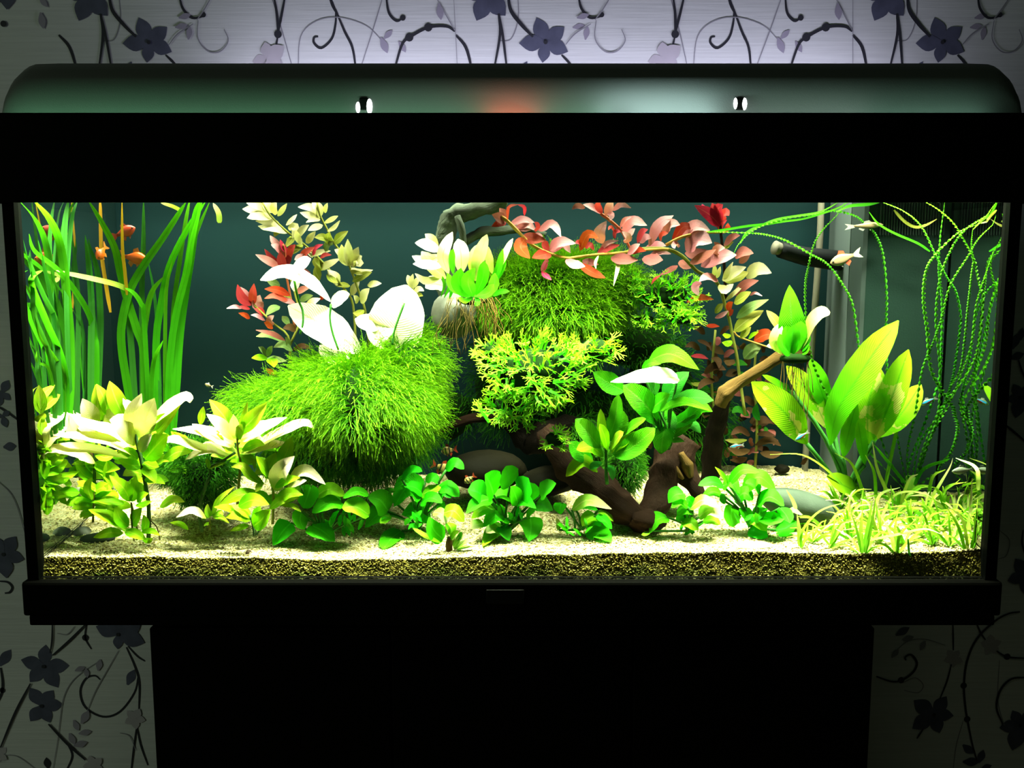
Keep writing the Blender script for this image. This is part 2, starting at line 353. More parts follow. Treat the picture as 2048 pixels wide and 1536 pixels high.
M['grass'] = leaf_mat('lime_grass_blade', (0.12, 0.48, 0.015), (0.45, 0.66, 0.06), (0.25, 0.55, 0.04), 0.4, 0.35, 0.05, vscale=1)
M['grass_pale'] = leaf_mat('cream_lime_grass_blade', (0.38, 0.58, 0.07), (0.85, 0.80, 0.45), (0.6, 0.66, 0.2), 0.4, 0.3, 0.05, vscale=1)
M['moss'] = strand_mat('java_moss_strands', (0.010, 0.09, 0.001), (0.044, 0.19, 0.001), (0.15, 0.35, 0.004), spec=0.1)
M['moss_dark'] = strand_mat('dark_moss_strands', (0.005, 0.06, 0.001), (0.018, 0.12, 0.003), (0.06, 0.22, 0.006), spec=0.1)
M['moss_core'] = plain('shade_dark_moss_heart', (0.0035, 0.015, 0.0015), 0.9, 0.1, var=0.5, scale=60)  # darkened to stand for the shadow inside moss and ferns

# under water the gloss of every surface is weak (its refractive index is close to the water's)
for k_, m_ in M.items():
    if k_ in ('black', 'black2', 'hood', 'badge', 'badge2', 'wall', 'floor', 'seal') or k_.startswith('print'): continue
    for nd_ in m_.node_tree.nodes:
        if nd_.type == 'BSDF_PRINCIPLED': nd_.inputs['Specular IOR Level'].default_value = 0.05
# ------------------------------------------------------------------ the room: wall with its printed paper, floor
YW = 0.372
def plane_obj(name, vs, mat): return mesh_obj(name, vs, [(0, 1, 2, 3)], mat, smooth=False)
wall = box_obj('wall_back', -2.2, 2.2, YW, YW + 0.08, 0.0, 2.5, M['wall']); wall['kind'] = 'structure'
fl = box_obj('floor', -2.2, 2.2, -2.6, YW, -0.05, 0.0, M['floor']); fl['kind'] = 'structure'
_lay = [0]; _zo = [0.0]
def wall_pt(px, py, xo=0.0):
    p = P(px, py, YW); p.x += xo; p.z += _zo[0]; return p
def flat_y():
    _lay[0] = (_lay[0] + 1) % 24
    return YW - 0.0004 - 0.00006 * _lay[0]
def printed_vine(pxs, w, mat='print_dark', xo=0.0):
    pts = catmull([wall_pt(a, b, xo) for a, b in pxs], max(4, 5 * (len(pxs) - 1)))
    yy = flat_y(); n = len(pts); vs = []; fs = []; hw = w * S(YW) / 2
    for i, p in enumerate(pts):
        t = (pts[min(i + 1, n - 1)] - pts[max(i - 1, 0)]); t.y = 0; t.normalize()
        s = Vector((-t.z, 0, t.x)); k = 0.55 + 0.45 * math.sin(math.pi * min(1, max(0.0, i / (n - 1)) * 0.9 + 0.05))
        for sg in (-1, 1):
            q = p + s * hw * k * sg; q.y = yy; vs.append(q)
    for i in range(n - 1): fs.append((2 * i, 2 * i + 1, 2 * i + 3, 2 * i + 2))
    return mesh_obj('printed_vine', vs, fs, M[mat], wall, smooth=False)
def printed_bead(px, py, r, mat='print_dark', xo=0.0):
    c = wall_pt(px, py, xo); yy = flat_y(); rr = r * S(YW)
    vs = [Vector((c.x + rr * math.cos(k * math.pi / 6), yy, c.z + rr * math.sin(k * math.pi / 6))) for k in range(12)]
    return mesh_obj('printed_berry', vs, [tuple(range(12))], M[mat], wall, smooth=False)
def petal_outline(c, tip, w, yy):
    d = tip - c; L = d.length; d.normalize(); s = Vector((-d.z, 0, d.x)); n = 8; vs = []
    prof = [0.22, 0.42, 0.68, 0.90, 1.0, 0.94, 0.72, 0.38, 0.0]
    for i in range(n + 1):
        q = c + d * L * i / n
        for sg in (-1, 1):
            v = q + s * prof[i] * w * sg * 0.5; v.y = yy; vs.append(v)
    return vs, [(2 * i, 2 * i + 1, 2 * i + 3, 2 * i + 2) for i in range(n)]
def printed_flower(cx, cy, tips, mat='print_flower', xo=0.0, wf=0.62, eye=True):
    c = wall_pt(cx, cy, xo)
    root = None
    for k, (a, b) in enumerate(tips):
        t = wall_pt(a, b, xo); vs, fs = petal_outline(c, t, (t - c).length * wf, flat_y())
        o = mesh_obj('printed_flower' if root is None else 'petal', vs, fs, M[mat], wall if root is None else root, smooth=False)
        if root is None: root = o
        ed = []
    if eye:
        yy = YW - 0.0022; rr = 4 * S(YW)
        mesh_obj('flower_eye', [Vector((c.x + rr * math.cos(k * math.pi / 5), yy, c.z + rr * math.sin(k * math.pi / 5))) for k in range(10)], [tuple(range(10))], M['print_dark'], root, smooth=False)
    return root
def star(cx, cy, r, rot): return [(cx + r * math.cos(math.radians(rot + 72 * k)), cy + r * math.sin(math.radians(rot + 72 * k))) for k in range(5)]
def printed_leaf(cx, cy, L, ang, mat='print_leaf', xo=0.0, w=0.45):
    a = math.radians(ang); dx, dy = math.cos(a) * L / 2, -math.sin(a) * L / 2
    c = wall_pt(cx - dx, cy - dy, xo); t = wall_pt(cx + dx, cy + dy, xo)
    vs, fs = petal_outline(c, t, (t - c).length * w, flat_y())
    return mesh_obj('printed_leaf', vs, fs, M[mat], wall, smooth=False)
for xo, zo in ((-0.53, 0), (0.0, 0), (0.53, 0), (-1.33, 0), (1.06, 0), (-1.33, -0.27), (0.97, -0.27), (-1.33, -0.54), (0.97, -0.54)):
    k = dict(xo=xo); _zo[0] = zo
    if xo != 0.53:
        printed_vine([(1457, -6), (1462, 10), (1468, 24)], 6, **k)
        printed_vine([(1468, 22), (1466, 47), (1457, 77), (1435, 96), (1421, 86), (1422, 75), (1430, 73)], 5, **k)
        printed_vine([(1467, 18), (1483, 62), (1497, 95), (1502, 140)], 5, **k)
        printed_vine([(1386, 140), (1395, 73), (1428, 42), (1475, 35), (1526, 51), (1556, 80)], 2, 'print_thin', **k)
        printed_vine([(1563, -5), (1540, 60), (1510, 140)], 2, 'print_thin', **k)
        printed_leaf(1570, 69, 26, 45, **k); printed_leaf(1561, 91, 34, -70, **k); printed_leaf(1597, 94, 26, -60, **k)
        printed_vine([(1570, -5), (1574, 26), (1588, 42), (1600, 37)], 5, **k); printed_bead(1601, 36, 5.5, **k)
        printed_vine([(1579, 140), (1596, 91), (1612, 75), (1651, 55), (1687, 53), (1704, 63)], 6, **k)
        printed_bead(1612, 75, 8, **k); printed_bead(1651, 55, 8, **k)
        printed_vine([(1670, -5), (1690, 35), (1704, 62)], 2, 'print_thin', **k); printed_leaf(1676, 24, 34, -85, **k)
        printed_vine([(1346, -6), (1350, 30), (1350, 66)], 5, **k); printed_vine([(1368, -6), (1358, 35), (1350, 68)], 5, **k)
        printed_bead(1350, 69, 7.5, **k); printed_vine([(1350, 70), (1346, 88), (1342, 102)], 4, **k)
        printed_flower(1328, 118, [(1324, 84), (1360, 92), (1356, 132), (1330, 146), (1296, 124)], 'print_pale', wf=0.75, eye=False, **k)
        printed_vine([(1341, -5), (1358, 60), (1376, 140)], 2, 'print_thin', **k)
    printed_vine([(1705, 70), (1724, 95), (1734, 140)], 6, xo=xo - 0.53)
    printed_flower(1091, 85, [(1073, 35), (1129, 54), (1136, 104), (1085, 126), (1038, 87)], wf=0.62, **k)
    printed_flower(975, -10, [(953, 42), (1011, 32), (1026, -30), (976, -62), (925, -20)], wf=0.66, **k)
    printed_vine([(1016, -8), (1022, 22), (1043, 50), (1066, 74)], 7, **k)
    printed_vine([(997, 28), (1000, 70), (988, 140)], 5, **k); printed_vine([(998, 28), (1006, 75), (1014, 140)], 5, **k)
    printed_vine([(1157, -6), (1163, 18), (1180, 36), (1203, 33)], 5, **k); printed_bead(1203, 30, 5, **k)
    printed_vine([(1221, -6), (1205, 20), (1190, 40)], 2.5, 'print_thin', **k)
    printed_vine([(1192, 41), (1190, 78), (1209, 103), (1233, 103), (1250, 82), (1243, 59)], 2.5, 'print_thin', **k)
    printed_vine([(1131, 90), (1150, 68), (1182, 48)], 2.5, 'print_thin', **k)
    printed_leaf(1166, 33, 26, 15, **k); printed_leaf(1158, 53, 26, 10, **k); printed_leaf(1173, 66, 28, 80, **k)
    printed_vine([(1036, -5), (1036, 40), (1022, 78), (1000, 82)], 2, 'print_thin', **k)
    printed_vine([(1123, 110), (1135, 122), (1150, 140)], 5, **k); printed_leaf(1048, 134, 26, 60, 'print_flower', **k)
_zo[0] = 0.0
printed_flower(60, -40, [(20, 8), (60, 20), (95, -10)], xo=-0.03, eye=False); printed_bead(8, 48, 6); printed_leaf(85, 42, 34, -80); printed_leaf(88, 5, 26, -50)
# lower left
printed_flower(88, 1332, [(92, 1289), (139, 1331), (117, 1375), (60, 1364), (42, 1319)], wf=0.62)
printed_flower(84, 1411, [(60, 1375), (107, 1380), (126, 1408), (101, 1445), (61, 1442)], wf=0.64)
printed_flower(237, 1268, [(192, 1252), (236, 1298), (290, 1285), (284, 1240), (220, 1225)], wf=0.64)
printed_flower(8, 1108, [(32, 1072), (49, 1118), (14, 1156), (-25, 1128), (-15, 1072)], wf=0.64)
for v, w in (([(106, 1240), (105, 1280), (101, 1305)], 4), ([(175, 1245), (140, 1280), (106, 1310)], 5), ([(62, 1366), (32, 1423), (2, 1494)], 5),
             ([(98, 1447), (136, 1487), (172, 1519)], 6), ([(134, 1485), (145, 1512), (131, 1545)], 5),
             ([(277, 1350), (269, 1385), (240, 1423), (206, 1433), (171, 1414), (161, 1382), (172, 1357), (190, 1351), (201, 1359)], 5),
             ([(253, 1294), (270, 1332), (279, 1366), (278, 1420)], 5), ([(256, 1292), (275, 1312), (290, 1322)], 4), ([(174, 1245), (171, 1275), (183, 1298)], 4),
             ([(2, 1335), (6, 1365), (4, 1385), (-4, 1405)], 6), ([(0, 1162), (16, 1164), (25, 1174), (20, 1184), (10, 1186)], 5),
             ([(274, 1452), (282, 1490), (296, 1530)], 4), ([(274, 1450), (268, 1495), (262, 1545)], 4), ([(-5, 812), (12, 822), (40, 842)], 5)):
    printed_vine(v, w)
for v in ([(105, 1545), (116, 1480), (120, 1446), (127, 1398), (142, 1366), (165, 1344), (198, 1322)], [(238, 1300), (215, 1340), (190, 1385), (170, 1435)], [(-5, 960), (30, 1000), (60, 1100)],
          [(115, 1266), (135, 1268), (150, 1252)], [(0, 1510), (35, 1512), (75, 1540)], [(240, 1465), (260, 1472), (272, 1500)]):
    printed_vine(v, 2, 'print_thin')
for a in ((161, 1337, 22, 20), (199, 1329, 24, 80), (174, 1345, 20, -80), (153, 1450, 24, -65), (171, 1464, 26, 10), (145, 1477, 26, -65), (162, 1487, 28, 15), (171, 1433, 30, 60)): printed_leaf(*a, 'print_leaf', w=0.5)
printed_leaf(11, 1315, 40, 55, 'print_flower', w=0.5); printed_leaf(262, 1354, 34, 65, 'print_flower', w=0.5); printed_leaf(95, 1526, 24, 100, 'print_dark', w=0.6); printed_leaf(20, 893, 26, 5, 'print_flower', w=0.7)
printed_bead(171, 1275, 7); printed_bead(5, 1380, 6)
printed_flower(4, 785, [(18, 760), (22, 800), (-10, 815), (-25, 780)], eye=False); printed_flower(5, 832, [(14, 855), (20, 822), (-15, 830)], eye=False)
printed_flower(270, 1436, star(270, 1436, 22, 10), 'print_pale', wf=0.7, eye=False); printed_flower(188, 1530, star(188, 1530, 22, 30), 'print_pale', wf=0.7, eye=False); printed_flower(-2, 1508, star(-2, 1508, 20, 30), 'print_pale', wf=0.7, eye=False)
# lower right
printed_flower(1867, 1428, [(1827, 1400), (1893, 1392), (1907, 1431), (1879, 1466), (1824, 1457)], wf=0.64)
printed_flower(2040, 1449, [(1998, 1455), (2024, 1420), (2070, 1420), (2078, 1470), (2024, 1500)], wf=0.64)
for v, w in (([(1905, 1245), (1906, 1300)], 4), ([(1902, 1328), (1893, 1362), (1879, 1397)], 4), ([(1752, 1352), (1781, 1362), (1802, 1360), (1825, 1344), (1833, 1325), (1822, 1309), (1810, 1313), (1811, 1320)], 5),
             ([(2039, 1223), (2015, 1227), (1987, 1243), (1952, 1278), (1933, 1322), (1927, 1371), (1930, 1414), (1934, 1438), (1943, 1484), (1953, 1520)], 5),
             ([(1952, 1245), (1960, 1264), (1970, 1279)], 4), ([(1992, 1301), (2014, 1313), (2055, 1316)], 4), ([(2005, 1448), (1992, 1414), (2000, 1379), (2022, 1357), (2055, 1354)], 5), ([(1846, 1456), (1833, 1476)], 4),
             ([(2010, 850), (2025, 862), (2052, 885)], 5), ([(2036, 720), (2042, 740), (2052, 762)], 4), ([(2046, 1060), (2044, 1085), (2050, 1110)], 4)):
    printed_vine(v, w)
for a in ((1802, 1360, 7), (1927, 1371, 7), (1934, 1438, 7), (2014, 1313, 7)): printed_bead(*a)
for a in ((1936, 1498, 28, -40), (1942, 1523, 34, 0), (1962, 1512, 28, 70), (1972, 1534, 24, 20), (2030, 682, 34, 70), (2034, 712, 30, 20), (2042, 668, 26, 80)): printed_leaf(*a, 'print_flower', w=0.55)
printed_leaf(1805, 1262, 32, 30, 'print_flower', w=0.5)
printed_flower(2040, 795, [(2012, 800), (2026, 768), (2060, 770), (2066, 815), (2030, 836)], wf=0.64); printed_flower(2052, 1150, star(2052, 1150, 40, 20), wf=0.64)
printed_flower(1906, 1316, star(1906, 1316, 20, 20), 'print_pale', wf=0.7, eye=False); printed_flower(1982, 1290, star(1982, 1290, 22, 50), 'print_pale', wf=0.7, eye=False)
for v in ([(1788, 1305), (1815, 1282), (1850, 1278), (1890, 1290)], [(1805, 1365), (1830, 1355), (1846, 1370), (1835, 1385), (1808, 1380)], [(1926, 1440), (1912, 1490), (1905, 1545)], [(1998, 1320), (1995, 1400), (2008, 1450)], [(1998, 1060), (2018, 1080), (2012, 1110), (1995, 1118)]): printed_vine(v, 2, 'print_thin')
for a in ((1816, 1276, 24, 15), (1845, 1290, 22, 60), (1790, 1306, 22, 50)): printed_leaf(*a, 'print_thin', w=0.5)
# paper seam
for px in (1705,):
    for xo in (0.0, -0.53): printed_vine([(px, -10), (px, 150)], 1.2, 'print_thin', xo=xo)

# ------------------------------------------------------------------ cabinet under the tank
cab = thing('cabinet', (0, 0.16, 0), 'plain black cabinet narrower than the tank it carries', 'cabinet')
box_obj('carcass', -0.388, 0.388, 0.034, 0.30, 0.04, 0.70, M['black'], cab, 0.002)
box_obj('plinth', -0.37, 0.37, 0.05, 0.29, 0.0, 0.04, M['black'], cab)
for a, b in ((-0.3875, -0.131), (-0.129, 0.129), (0.131, 0.3875)):
    d_ = box_obj('door', a, b, 0.016, 0.0338, 0.045, 0.690, M['black'], cab, 0.0015)
# ------------------------------------------------------------------ the tank
YB = 0.25                                     # the inner face of the back
tank = thing('aquarium', (0, 0.13, 0.70), 'large black-rimmed glass aquarium full of plants standing on the black cabinet', 'aquarium')
zb = 0.7462
box_obj('base_frame', -0.505, 0.505, -0.004, 0.268, 0.7005, 0.712, M['black'], tank, 0.002)
box_obj('base_rim', -0.509, 0.509, -0.008, 0.272, 0.7122, zb + 0.003, M['black'], tank, 0.003)
box_obj('bottom_pane', -0.495, 0.495, 0.004, 0.256, zb - 0.003, zb + 0.004, M['black2'], tank)
XI = 0.494
box_obj('front_pane', -0.5045, 0.5045, -0.001, 0.007, zb + 0.004, 1.20, M['front_glass'], tank)
for s in (-1, 1):
    mesh_obj('side_pane', [(s * XI, 0.0072, zb + 0.003), (s * XI, 0.2505, zb + 0.003), (s * XI, 0.2505, 1.19), (s * XI, 0.0072, 1.19)], [(0, 1, 2, 3)], M['side_glass'], tank, smooth=False)
    box_obj('silicone_seam', min(s * 0.493, s * 0.5047), max(s * 0.493, s * 0.5047), -0.0015, 0.0125, zb + 0.002, 1.19, M['seal'], tank)
    box_obj('silicone_seam', min(s * 0.4945, s * 0.5047), max(s * 0.4945, s * 0.5047), 0.246, 0.258, zb + 0.002, 1.19, M['seal'], tank)
box_obj('back_pane', -0.503, 0.503, YB + 0.002, YB + 0.009, zb + 0.002, 1.19, M['backfilm'], tank)
tf = [(-0.515, 0.515, -0.012, -0.007), (-0.515, 0.515, 0.272, 0.277), (-0.515, -0.5065, -0.007, 0.272), (0.5065, 0.515, -0.007, 0.272)]
bm = bmesh.new()
for a in tf: box(bm, *a, 1.1362, 1.2215, 0.0)
bm_obj('top_rim', bm, M['black'], tank)
bd = box_obj('badge', -0.0265, 0.0125, -0.0095, -0.0078, 0.7265, 0.7415, M['badge'], tank, 0.0005)
for a, b, c, e in ((-0.022, -0.012, 0.7285, 0.7300), (-0.008, -0.004, 0.7285, 0.7300), (-0.0015, 0.0005, 0.7285, 0.7395), (0.003, 0.010, 0.7285, 0.7300), (-0.003, 0.0035, 0.730, 0.7312)):
    box_obj('badge_mark', a, b, -0.0099, -0.0094, c, e, M['badge2'], bd)
# water
nx, ny = 60, 16
vs = [(-0.4935 + 0.987 * i / nx, 0.008 + 0.241 * j / ny, 1.1615 + 0.0008 * noise.noise(Vector((i * 0.5, j * 0.5, 3)))) for j in range(ny + 1) for i in range(nx + 1)]
fs = [(j * (nx + 1) + i, j * (nx + 1) + i + 1, (j + 1) * (nx + 1) + i + 1, (j + 1) * (nx + 1) + i) for j in range(ny) for i in range(nx)]
wa = mesh_obj('water', vs, fs, M['water']); tag(wa, 'clear rippled water filling the aquarium to just above the rim', 'water', kind='stuff')

# ------------------------------------------------------------------ hood
hood = thing('aquarium_hood', (0, 0.13, 1.2215), 'dark grey rounded hood lying on the black top rim of the aquarium', 'aquarium hood')
prof = [(0.011, 1.203), (0.0122, 1.222), (0.0135, 1.242), (0.0165, 1.258), (0.023, 1.268), (0.036, 1.2765), (0.062, 1.281), (0.100, 1.284), (0.16, 1.286), (0.24, 1.284), (0.272, 1.272), (0.276, 1.222)]
HX = 0.507
xs_ = [HX * (0.9 * i / 12) for i in range(13)] + [HX - 0.032 * q for q in (0.85, 0.65, 0.48, 0.34, 0.22, 0.13, 0.07, 0.03, 0.01, 0.0)]
xs = [-x for x in xs_[:0:-1]] + xs_
vs = []
for x in xs:
    e = max(0.0, (abs(x) - (HX - 0.032)) / 0.032); k = (max(0.0, 1 - e ** 2.6)) ** 0.36
    for (y, z) in prof: vs.append((x, y, 1.2185 + (z - 1.2185) * (k if z > 1.2185 else 1) - 0.004 * min(1, e) * (z > 1.23)))
m_ = len(prof)
fs = [(i * m_ + j, i * m_ + j + 1, (i + 1) * m_ + j + 1, (i + 1) * m_ + j) for i in range(len(xs) - 1) for j in range(m_ - 1)]
fs += [tuple(range(m_)), tuple((len(xs) - 1) * m_ + j for j in range(m_))[::-1]]
mesh_obj('shell', vs, fs, M['hood'], hood)
for grp in (((716, 215, 9, 22), (739, 213, 12, 30)), ((1471, 207, 8, 22), (1489, 208, 10, 24))):
    cx = sum(a[0] for a in grp) / 2
    pad = P(cx, 207, 0.012)
    o = box_obj('flap_grip', pad.x - 0.0045, pad.x + 0.0045, 0.0118, 0.0185, pad.z - 0.0065, pad.z + 0.006, M['black2'], hood, 0.0015)
    for (gx, gy, gw, gh) in grp:
        c = P(gx, gy, 0.0125); s = S(0.012)
        bm = bmesh.new(); bmesh.ops.create_uvsphere(bm, u_segments=10, v_segments=6, radius=1.0)
        bmesh.ops.scale(bm, verts=bm.verts, vec=(gw * s / 2, 0.0035, gh * s / 2)); bmesh.ops.translate(bm, verts=bm.verts, vec=(c.x, 0.0130, c.z))
        bm_obj('grip_opening', bm, M['slot_glow'], hood, True)
lamp = thing('light_unit', (0, 0.12, 1.22), 'long twin tube light unit mounted across the tank under the hood', 'lamp')
box_obj('lamp_holder', -0.44, 0.44, 0.03, 0.20, 1.236, 1.244, M['lampcase'], lamp)
for y in (0.046, 0.170):
    tube('fluorescent_tube', [Vector((-0.44, y, 1.2275)), Vector((0.44, y, 1.2275))], 0.0065, M['tube'], lamp, n=2)
    for s in (-1, 1): tube('tube_cap', [Vector((s * 0.44, y, 1.2275)), Vector((s * 0.462, y, 1.2275))], 0.008, M['black2'], lamp, n=2)

# ------------------------------------------------------------------ gravel
_band = [(-0.52, 1117), (-0.36, 1119), (-0.2, 1123), (-0.1, 1123), (0.0, 1115), (0.1, 1111), (0.22, 1108), (0.34, 1113), (0.42, 1110), (0.52, 1101)]
_back = [(-0.52, 0.793), (-0.40, 0.800), (-0.25, 0.802), (-0.10, 0.805), (0.10, 0.810), (0.20, 0.814), (0.30, 0.816), (0.36, 0.815), (0.39, 0.811), (0.52, 0.811)]
def interp(tab, x):
    for (a, va), (b, vb) in zip(tab, tab[1:]):
        if x <= b: t = max(0, (x - a) / (b - a)); return va + (vb - va) * t
    return tab[-1][1]
def gz(x, y):
    z0 = P(1024, interp(_band, x), 0.008).z; z1 = interp(_back, x)
    ye_ = YB - 0.122 * min(1, max(0, (x - 0.30) / 0.07))
    t = min(1, max(0, (y - 0.008) / (ye_ - 0.008)))
    t = t * t * (3 - 2 * t) * 0.6 + t * 0.4
    return z0 + (z1 - z0) * t + 0.0018 * noise.noise(Vector((x * 22, y * 22, 0))) + 0.0009 * noise.noise(Vector((x * 90, y * 90, 4)))
gx, gy = 420, 80
X0, X1 = -0.4932, 0.4932
vs = []; 
for j in range(gy + 1):
    y = 0.0128 + (YB - 0.0130) * (j / gy)
    for i in range(gx + 1):
        x = X0 + (X1 - X0) * i / gx
        vs.append((x, y, gz(x, y) + 0.0006 * R.uniform(-1, 1)))
fs = [(j * (gx + 1) + i, j * (gx + 1) + i + 1, (j + 1) * (gx + 1) + i + 1, (j + 1) * (gx + 1) + i) for j in range(gy) for i in range(gx)]
gtop = mesh_obj('gravel_bed', vs, fs, M['gravel'])
tag(gtop, 'pale sandy gravel bed covering the bottom of the aquarium', 'gravel', kind='stuff')
nz = 10; vs2 = []
for j in range(nz + 1):
    for i in range(gx + 1):
        p = vs[i]; z = p[2] + (zb + 0.0045 - p[2]) * j / nz
        vs2.append((p[0], 0.0128 - 0.0048 * j / nz + (0.0006 * R.random() if 0 < j < nz else 0), z))
fs2 = [(j * (gx + 1) + i, (j + 1) * (gx + 1) + i, (j + 1) * (gx + 1) + i + 1, j * (gx + 1) + i + 1) for j in range(nz) for i in range(gx)]
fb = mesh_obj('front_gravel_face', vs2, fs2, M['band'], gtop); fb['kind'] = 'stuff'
# loose grains lying on top and pressed to the front glass
ico = [(0, 0, 1), (0.89, 0, 0.45), (0.28, 0.85, 0.45), (-0.72, 0.53, 0.45), (-0.72, -0.53, 0.45), (0.28, -0.85, 0.45), (0.72, 0.53, -0.45), (-0.28, 0.85, -0.45), (-0.89, 0, -0.45), (-0.28, -0.85, -0.45), (0.72, -0.53, -0.45), (0, 0, -1)]
icf = [(0, 1, 2), (0, 2, 3), (0, 3, 4), (0, 4, 5), (0, 5, 1), (1, 6, 2), (2, 7, 3), (3, 8, 4), (4, 9, 5), (5, 10, 1), (2, 6, 7), (3, 7, 8), (4, 8, 9), (5, 9, 10), (1, 10, 6), (6, 11, 7), (7, 11, 8), (8, 11, 9), (9, 11, 10), (10, 11, 6)]
def grains(n, place, mat, nm, parent):
    V = []; Fc = []
    for _ in range(n):
        (x, y, z), r = place(); b = len(V)
        sx, sy, sz = (r * R.uniform(0.7, 1.25) for _ in range(3)); a = R.random() * 6.3; ca, sa = math.cos(a), math.sin(a)
        for (u, v, w) in ico: V.append((x + (u * ca - v * sa) * sx, y + (u * sa + v * ca) * sy, z + w * sz))
        Fc += [tuple(b + k for k in f) for f in icf]
    o = mesh_obj(nm, V, Fc, mat, parent, smooth=False); o['kind'] = 'stuff'; return o
def on_top():
    x = R.uniform(X0 + .003, X1 - .003); y = 0.013 + 0.225 * R.random() ** 2.2
    return (x, y, gz(x, y) + 0.0003), R.uniform(0.0007, 0.0016)
def on_face():
    x = R.uniform(X0 + .003, X1 - .003); z1 = gz(x, 0.0083); k = R.random() ** 1.3 * 0.98; z = zb + 0.005 + (z1 - zb - 0.005) * (1 - k)
    return (x, 0.0130 - 0.0045 * k, z), R.uniform(0.0007, 0.0014)
grains(9000, on_top, M['gravel'], 'loose_grains', gtop)
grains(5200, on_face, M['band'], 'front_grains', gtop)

tube('silicone_seam', [Vector((-0.4915, y, gz(-0.4915, y) + 0.0004)) for y in (0.014, 0.05, 0.09, 0.13)], [0.0003, 0.0003, 0.0003, 0.0002], M['nozzle'], tank, sides=6)
# ------------------------------------------------------------------ internal filter in the right back corner, hose
xf0, xf1, yf0 = 0.3965, 0.4925, 0.128
filt = thing('internal_filter', (0.445, 0.19, 0.785), 'tall black box filter with slotted top and grey side in the back right corner', 'filter')
zt = 1.172
def prism(name, xy, z0, z1, mat, par):
    n = len(xy); v = [(x, y, z0) for x, y in xy] + [(x, y, z1) for x, y in xy]
    f = [tuple(range(n))[::-1], tuple(range(n, 2 * n))] + [(i, (i + 1) % n, n + (i + 1) % n, n + i) for i in range(n)]
    return mesh_obj(name, v, f, mat, par, smooth=False)
prism('housing', [(xf0 + 0.004, yf0), (xf1, yf0), (xf1, YB), (xf0 + 0.004, YB)], 0.768, zt, M['filter_black'], filt)
prism('side_panel', [(xf0 - 0.0005, yf0 + 0.045), (xf0 + 0.0038, yf0 + 0.045), (xf0 + 0.0038, YB), (xf0 - 0.0005, YB)], 0.775, zt, M['filter_grey'], filt)
prism('corner_strip', [(xf0 + 0.0002, yf0 + 0.004), (xf0 + 0.0038, yf0), (xf0 + 0.0038, yf0 + 0.0445), (xf0 + 0.0002, yf0 + 0.0445)], 0.775, zt, M['filter_mid'], filt)
bm = bmesh.new()
for i in range(24):
    x = xf0 + 0.016 + i * 0.0031
    a = P(1740, 470, yf0).z; box(bm, x, x + 0.0013, yf0 - 0.0022, yf0 - 0.0002, a, a + 0.038)
g_ = bm_obj('slot_grille', bm, M['filter_mid'], filt); g_['kind'] = 'stuff'
nz_ = px_tube('outlet_nozzle', [(1700, 524), (1650, 518), (1608, 512), (1560, 499)], 0.205, 0.185, [40, 39, 36, 32], M['nozzle'], filt, sides=14)
px_tube('nozzle_lip', [(1560, 498), (1549, 495)], 0.185, 0.183, [24, 28], M['hose'], filt, sides=14)
px_tube('nozzle_sleeve', [(1604, 510), (1558, 498)], 0.1845, 0.1835, [40, 37], M['nozzle'], nz_, sides=14)
ho = px_tube('air_hose', [(1643, 385), (1640, 470), (1634, 560), (1628, 640), (1620, 740), (1612, 900), (1608, 960)], 0.225, 0.232, 13, M['hose'], None, sides=10)
tag(ho, 'beige hose hanging down behind the nozzle beside the grey filter side', 'hose')
# ------------------------------------------------------------------ leaves and plants
def ymax(px, py):
    """greatest depth at which this sight line is still inside the side panes"""
    dv = (768 - py) / F
    return 0.4895 * F * (cp + dv * sp) / max(1.0, abs(px - 1024)) - D
def clampy(px, py, y):
    y = min(y, YB - 0.004, ymax(px, py))
    if py > 900:
        p = P(px, py, y)
        if p.z < gz(p.x, max(0.0085, y)) + 0.002: y = ground_y(px, py) - 0.004
    return max(0.0125, y)
def inside(q): return Vector((max(-0.4865, min(0.4865, q.x)), q.y, q.z))
def ground_y(px, py):
    a, b = 0.0085, YB
    for _ in range(30):
        m = (a + b) / 2; p = P(px, py, m)
        if p.z > gz(p.x, m): a = m
        else: b = m
    return (a + b) / 2
PROF = {'lance': (0.75, 0.95), 'oval': (0.50, 0.62), 'egg': (0.42, 0.85), 'strap': None, 'spoon': (1.15, 0.55), 'sword': (0.80, 0.62), 'blade': None, 'belly': (0.9, 0.75)}
def width_at(shape, t):
    if shape == 'strap': return min(1, 0.55 + 4 * t) * (1 - t ** 5) ** 0.8
    if shape == 'blade': return min(1, 0.6 + 3 * t) * (1 - t ** 2.2) ** 0.9
    a, b = PROF[shape]; pk = a / (a + b)
    return (t ** a * (1 - t) ** b) / (pk ** a * (1 - pk) ** b)
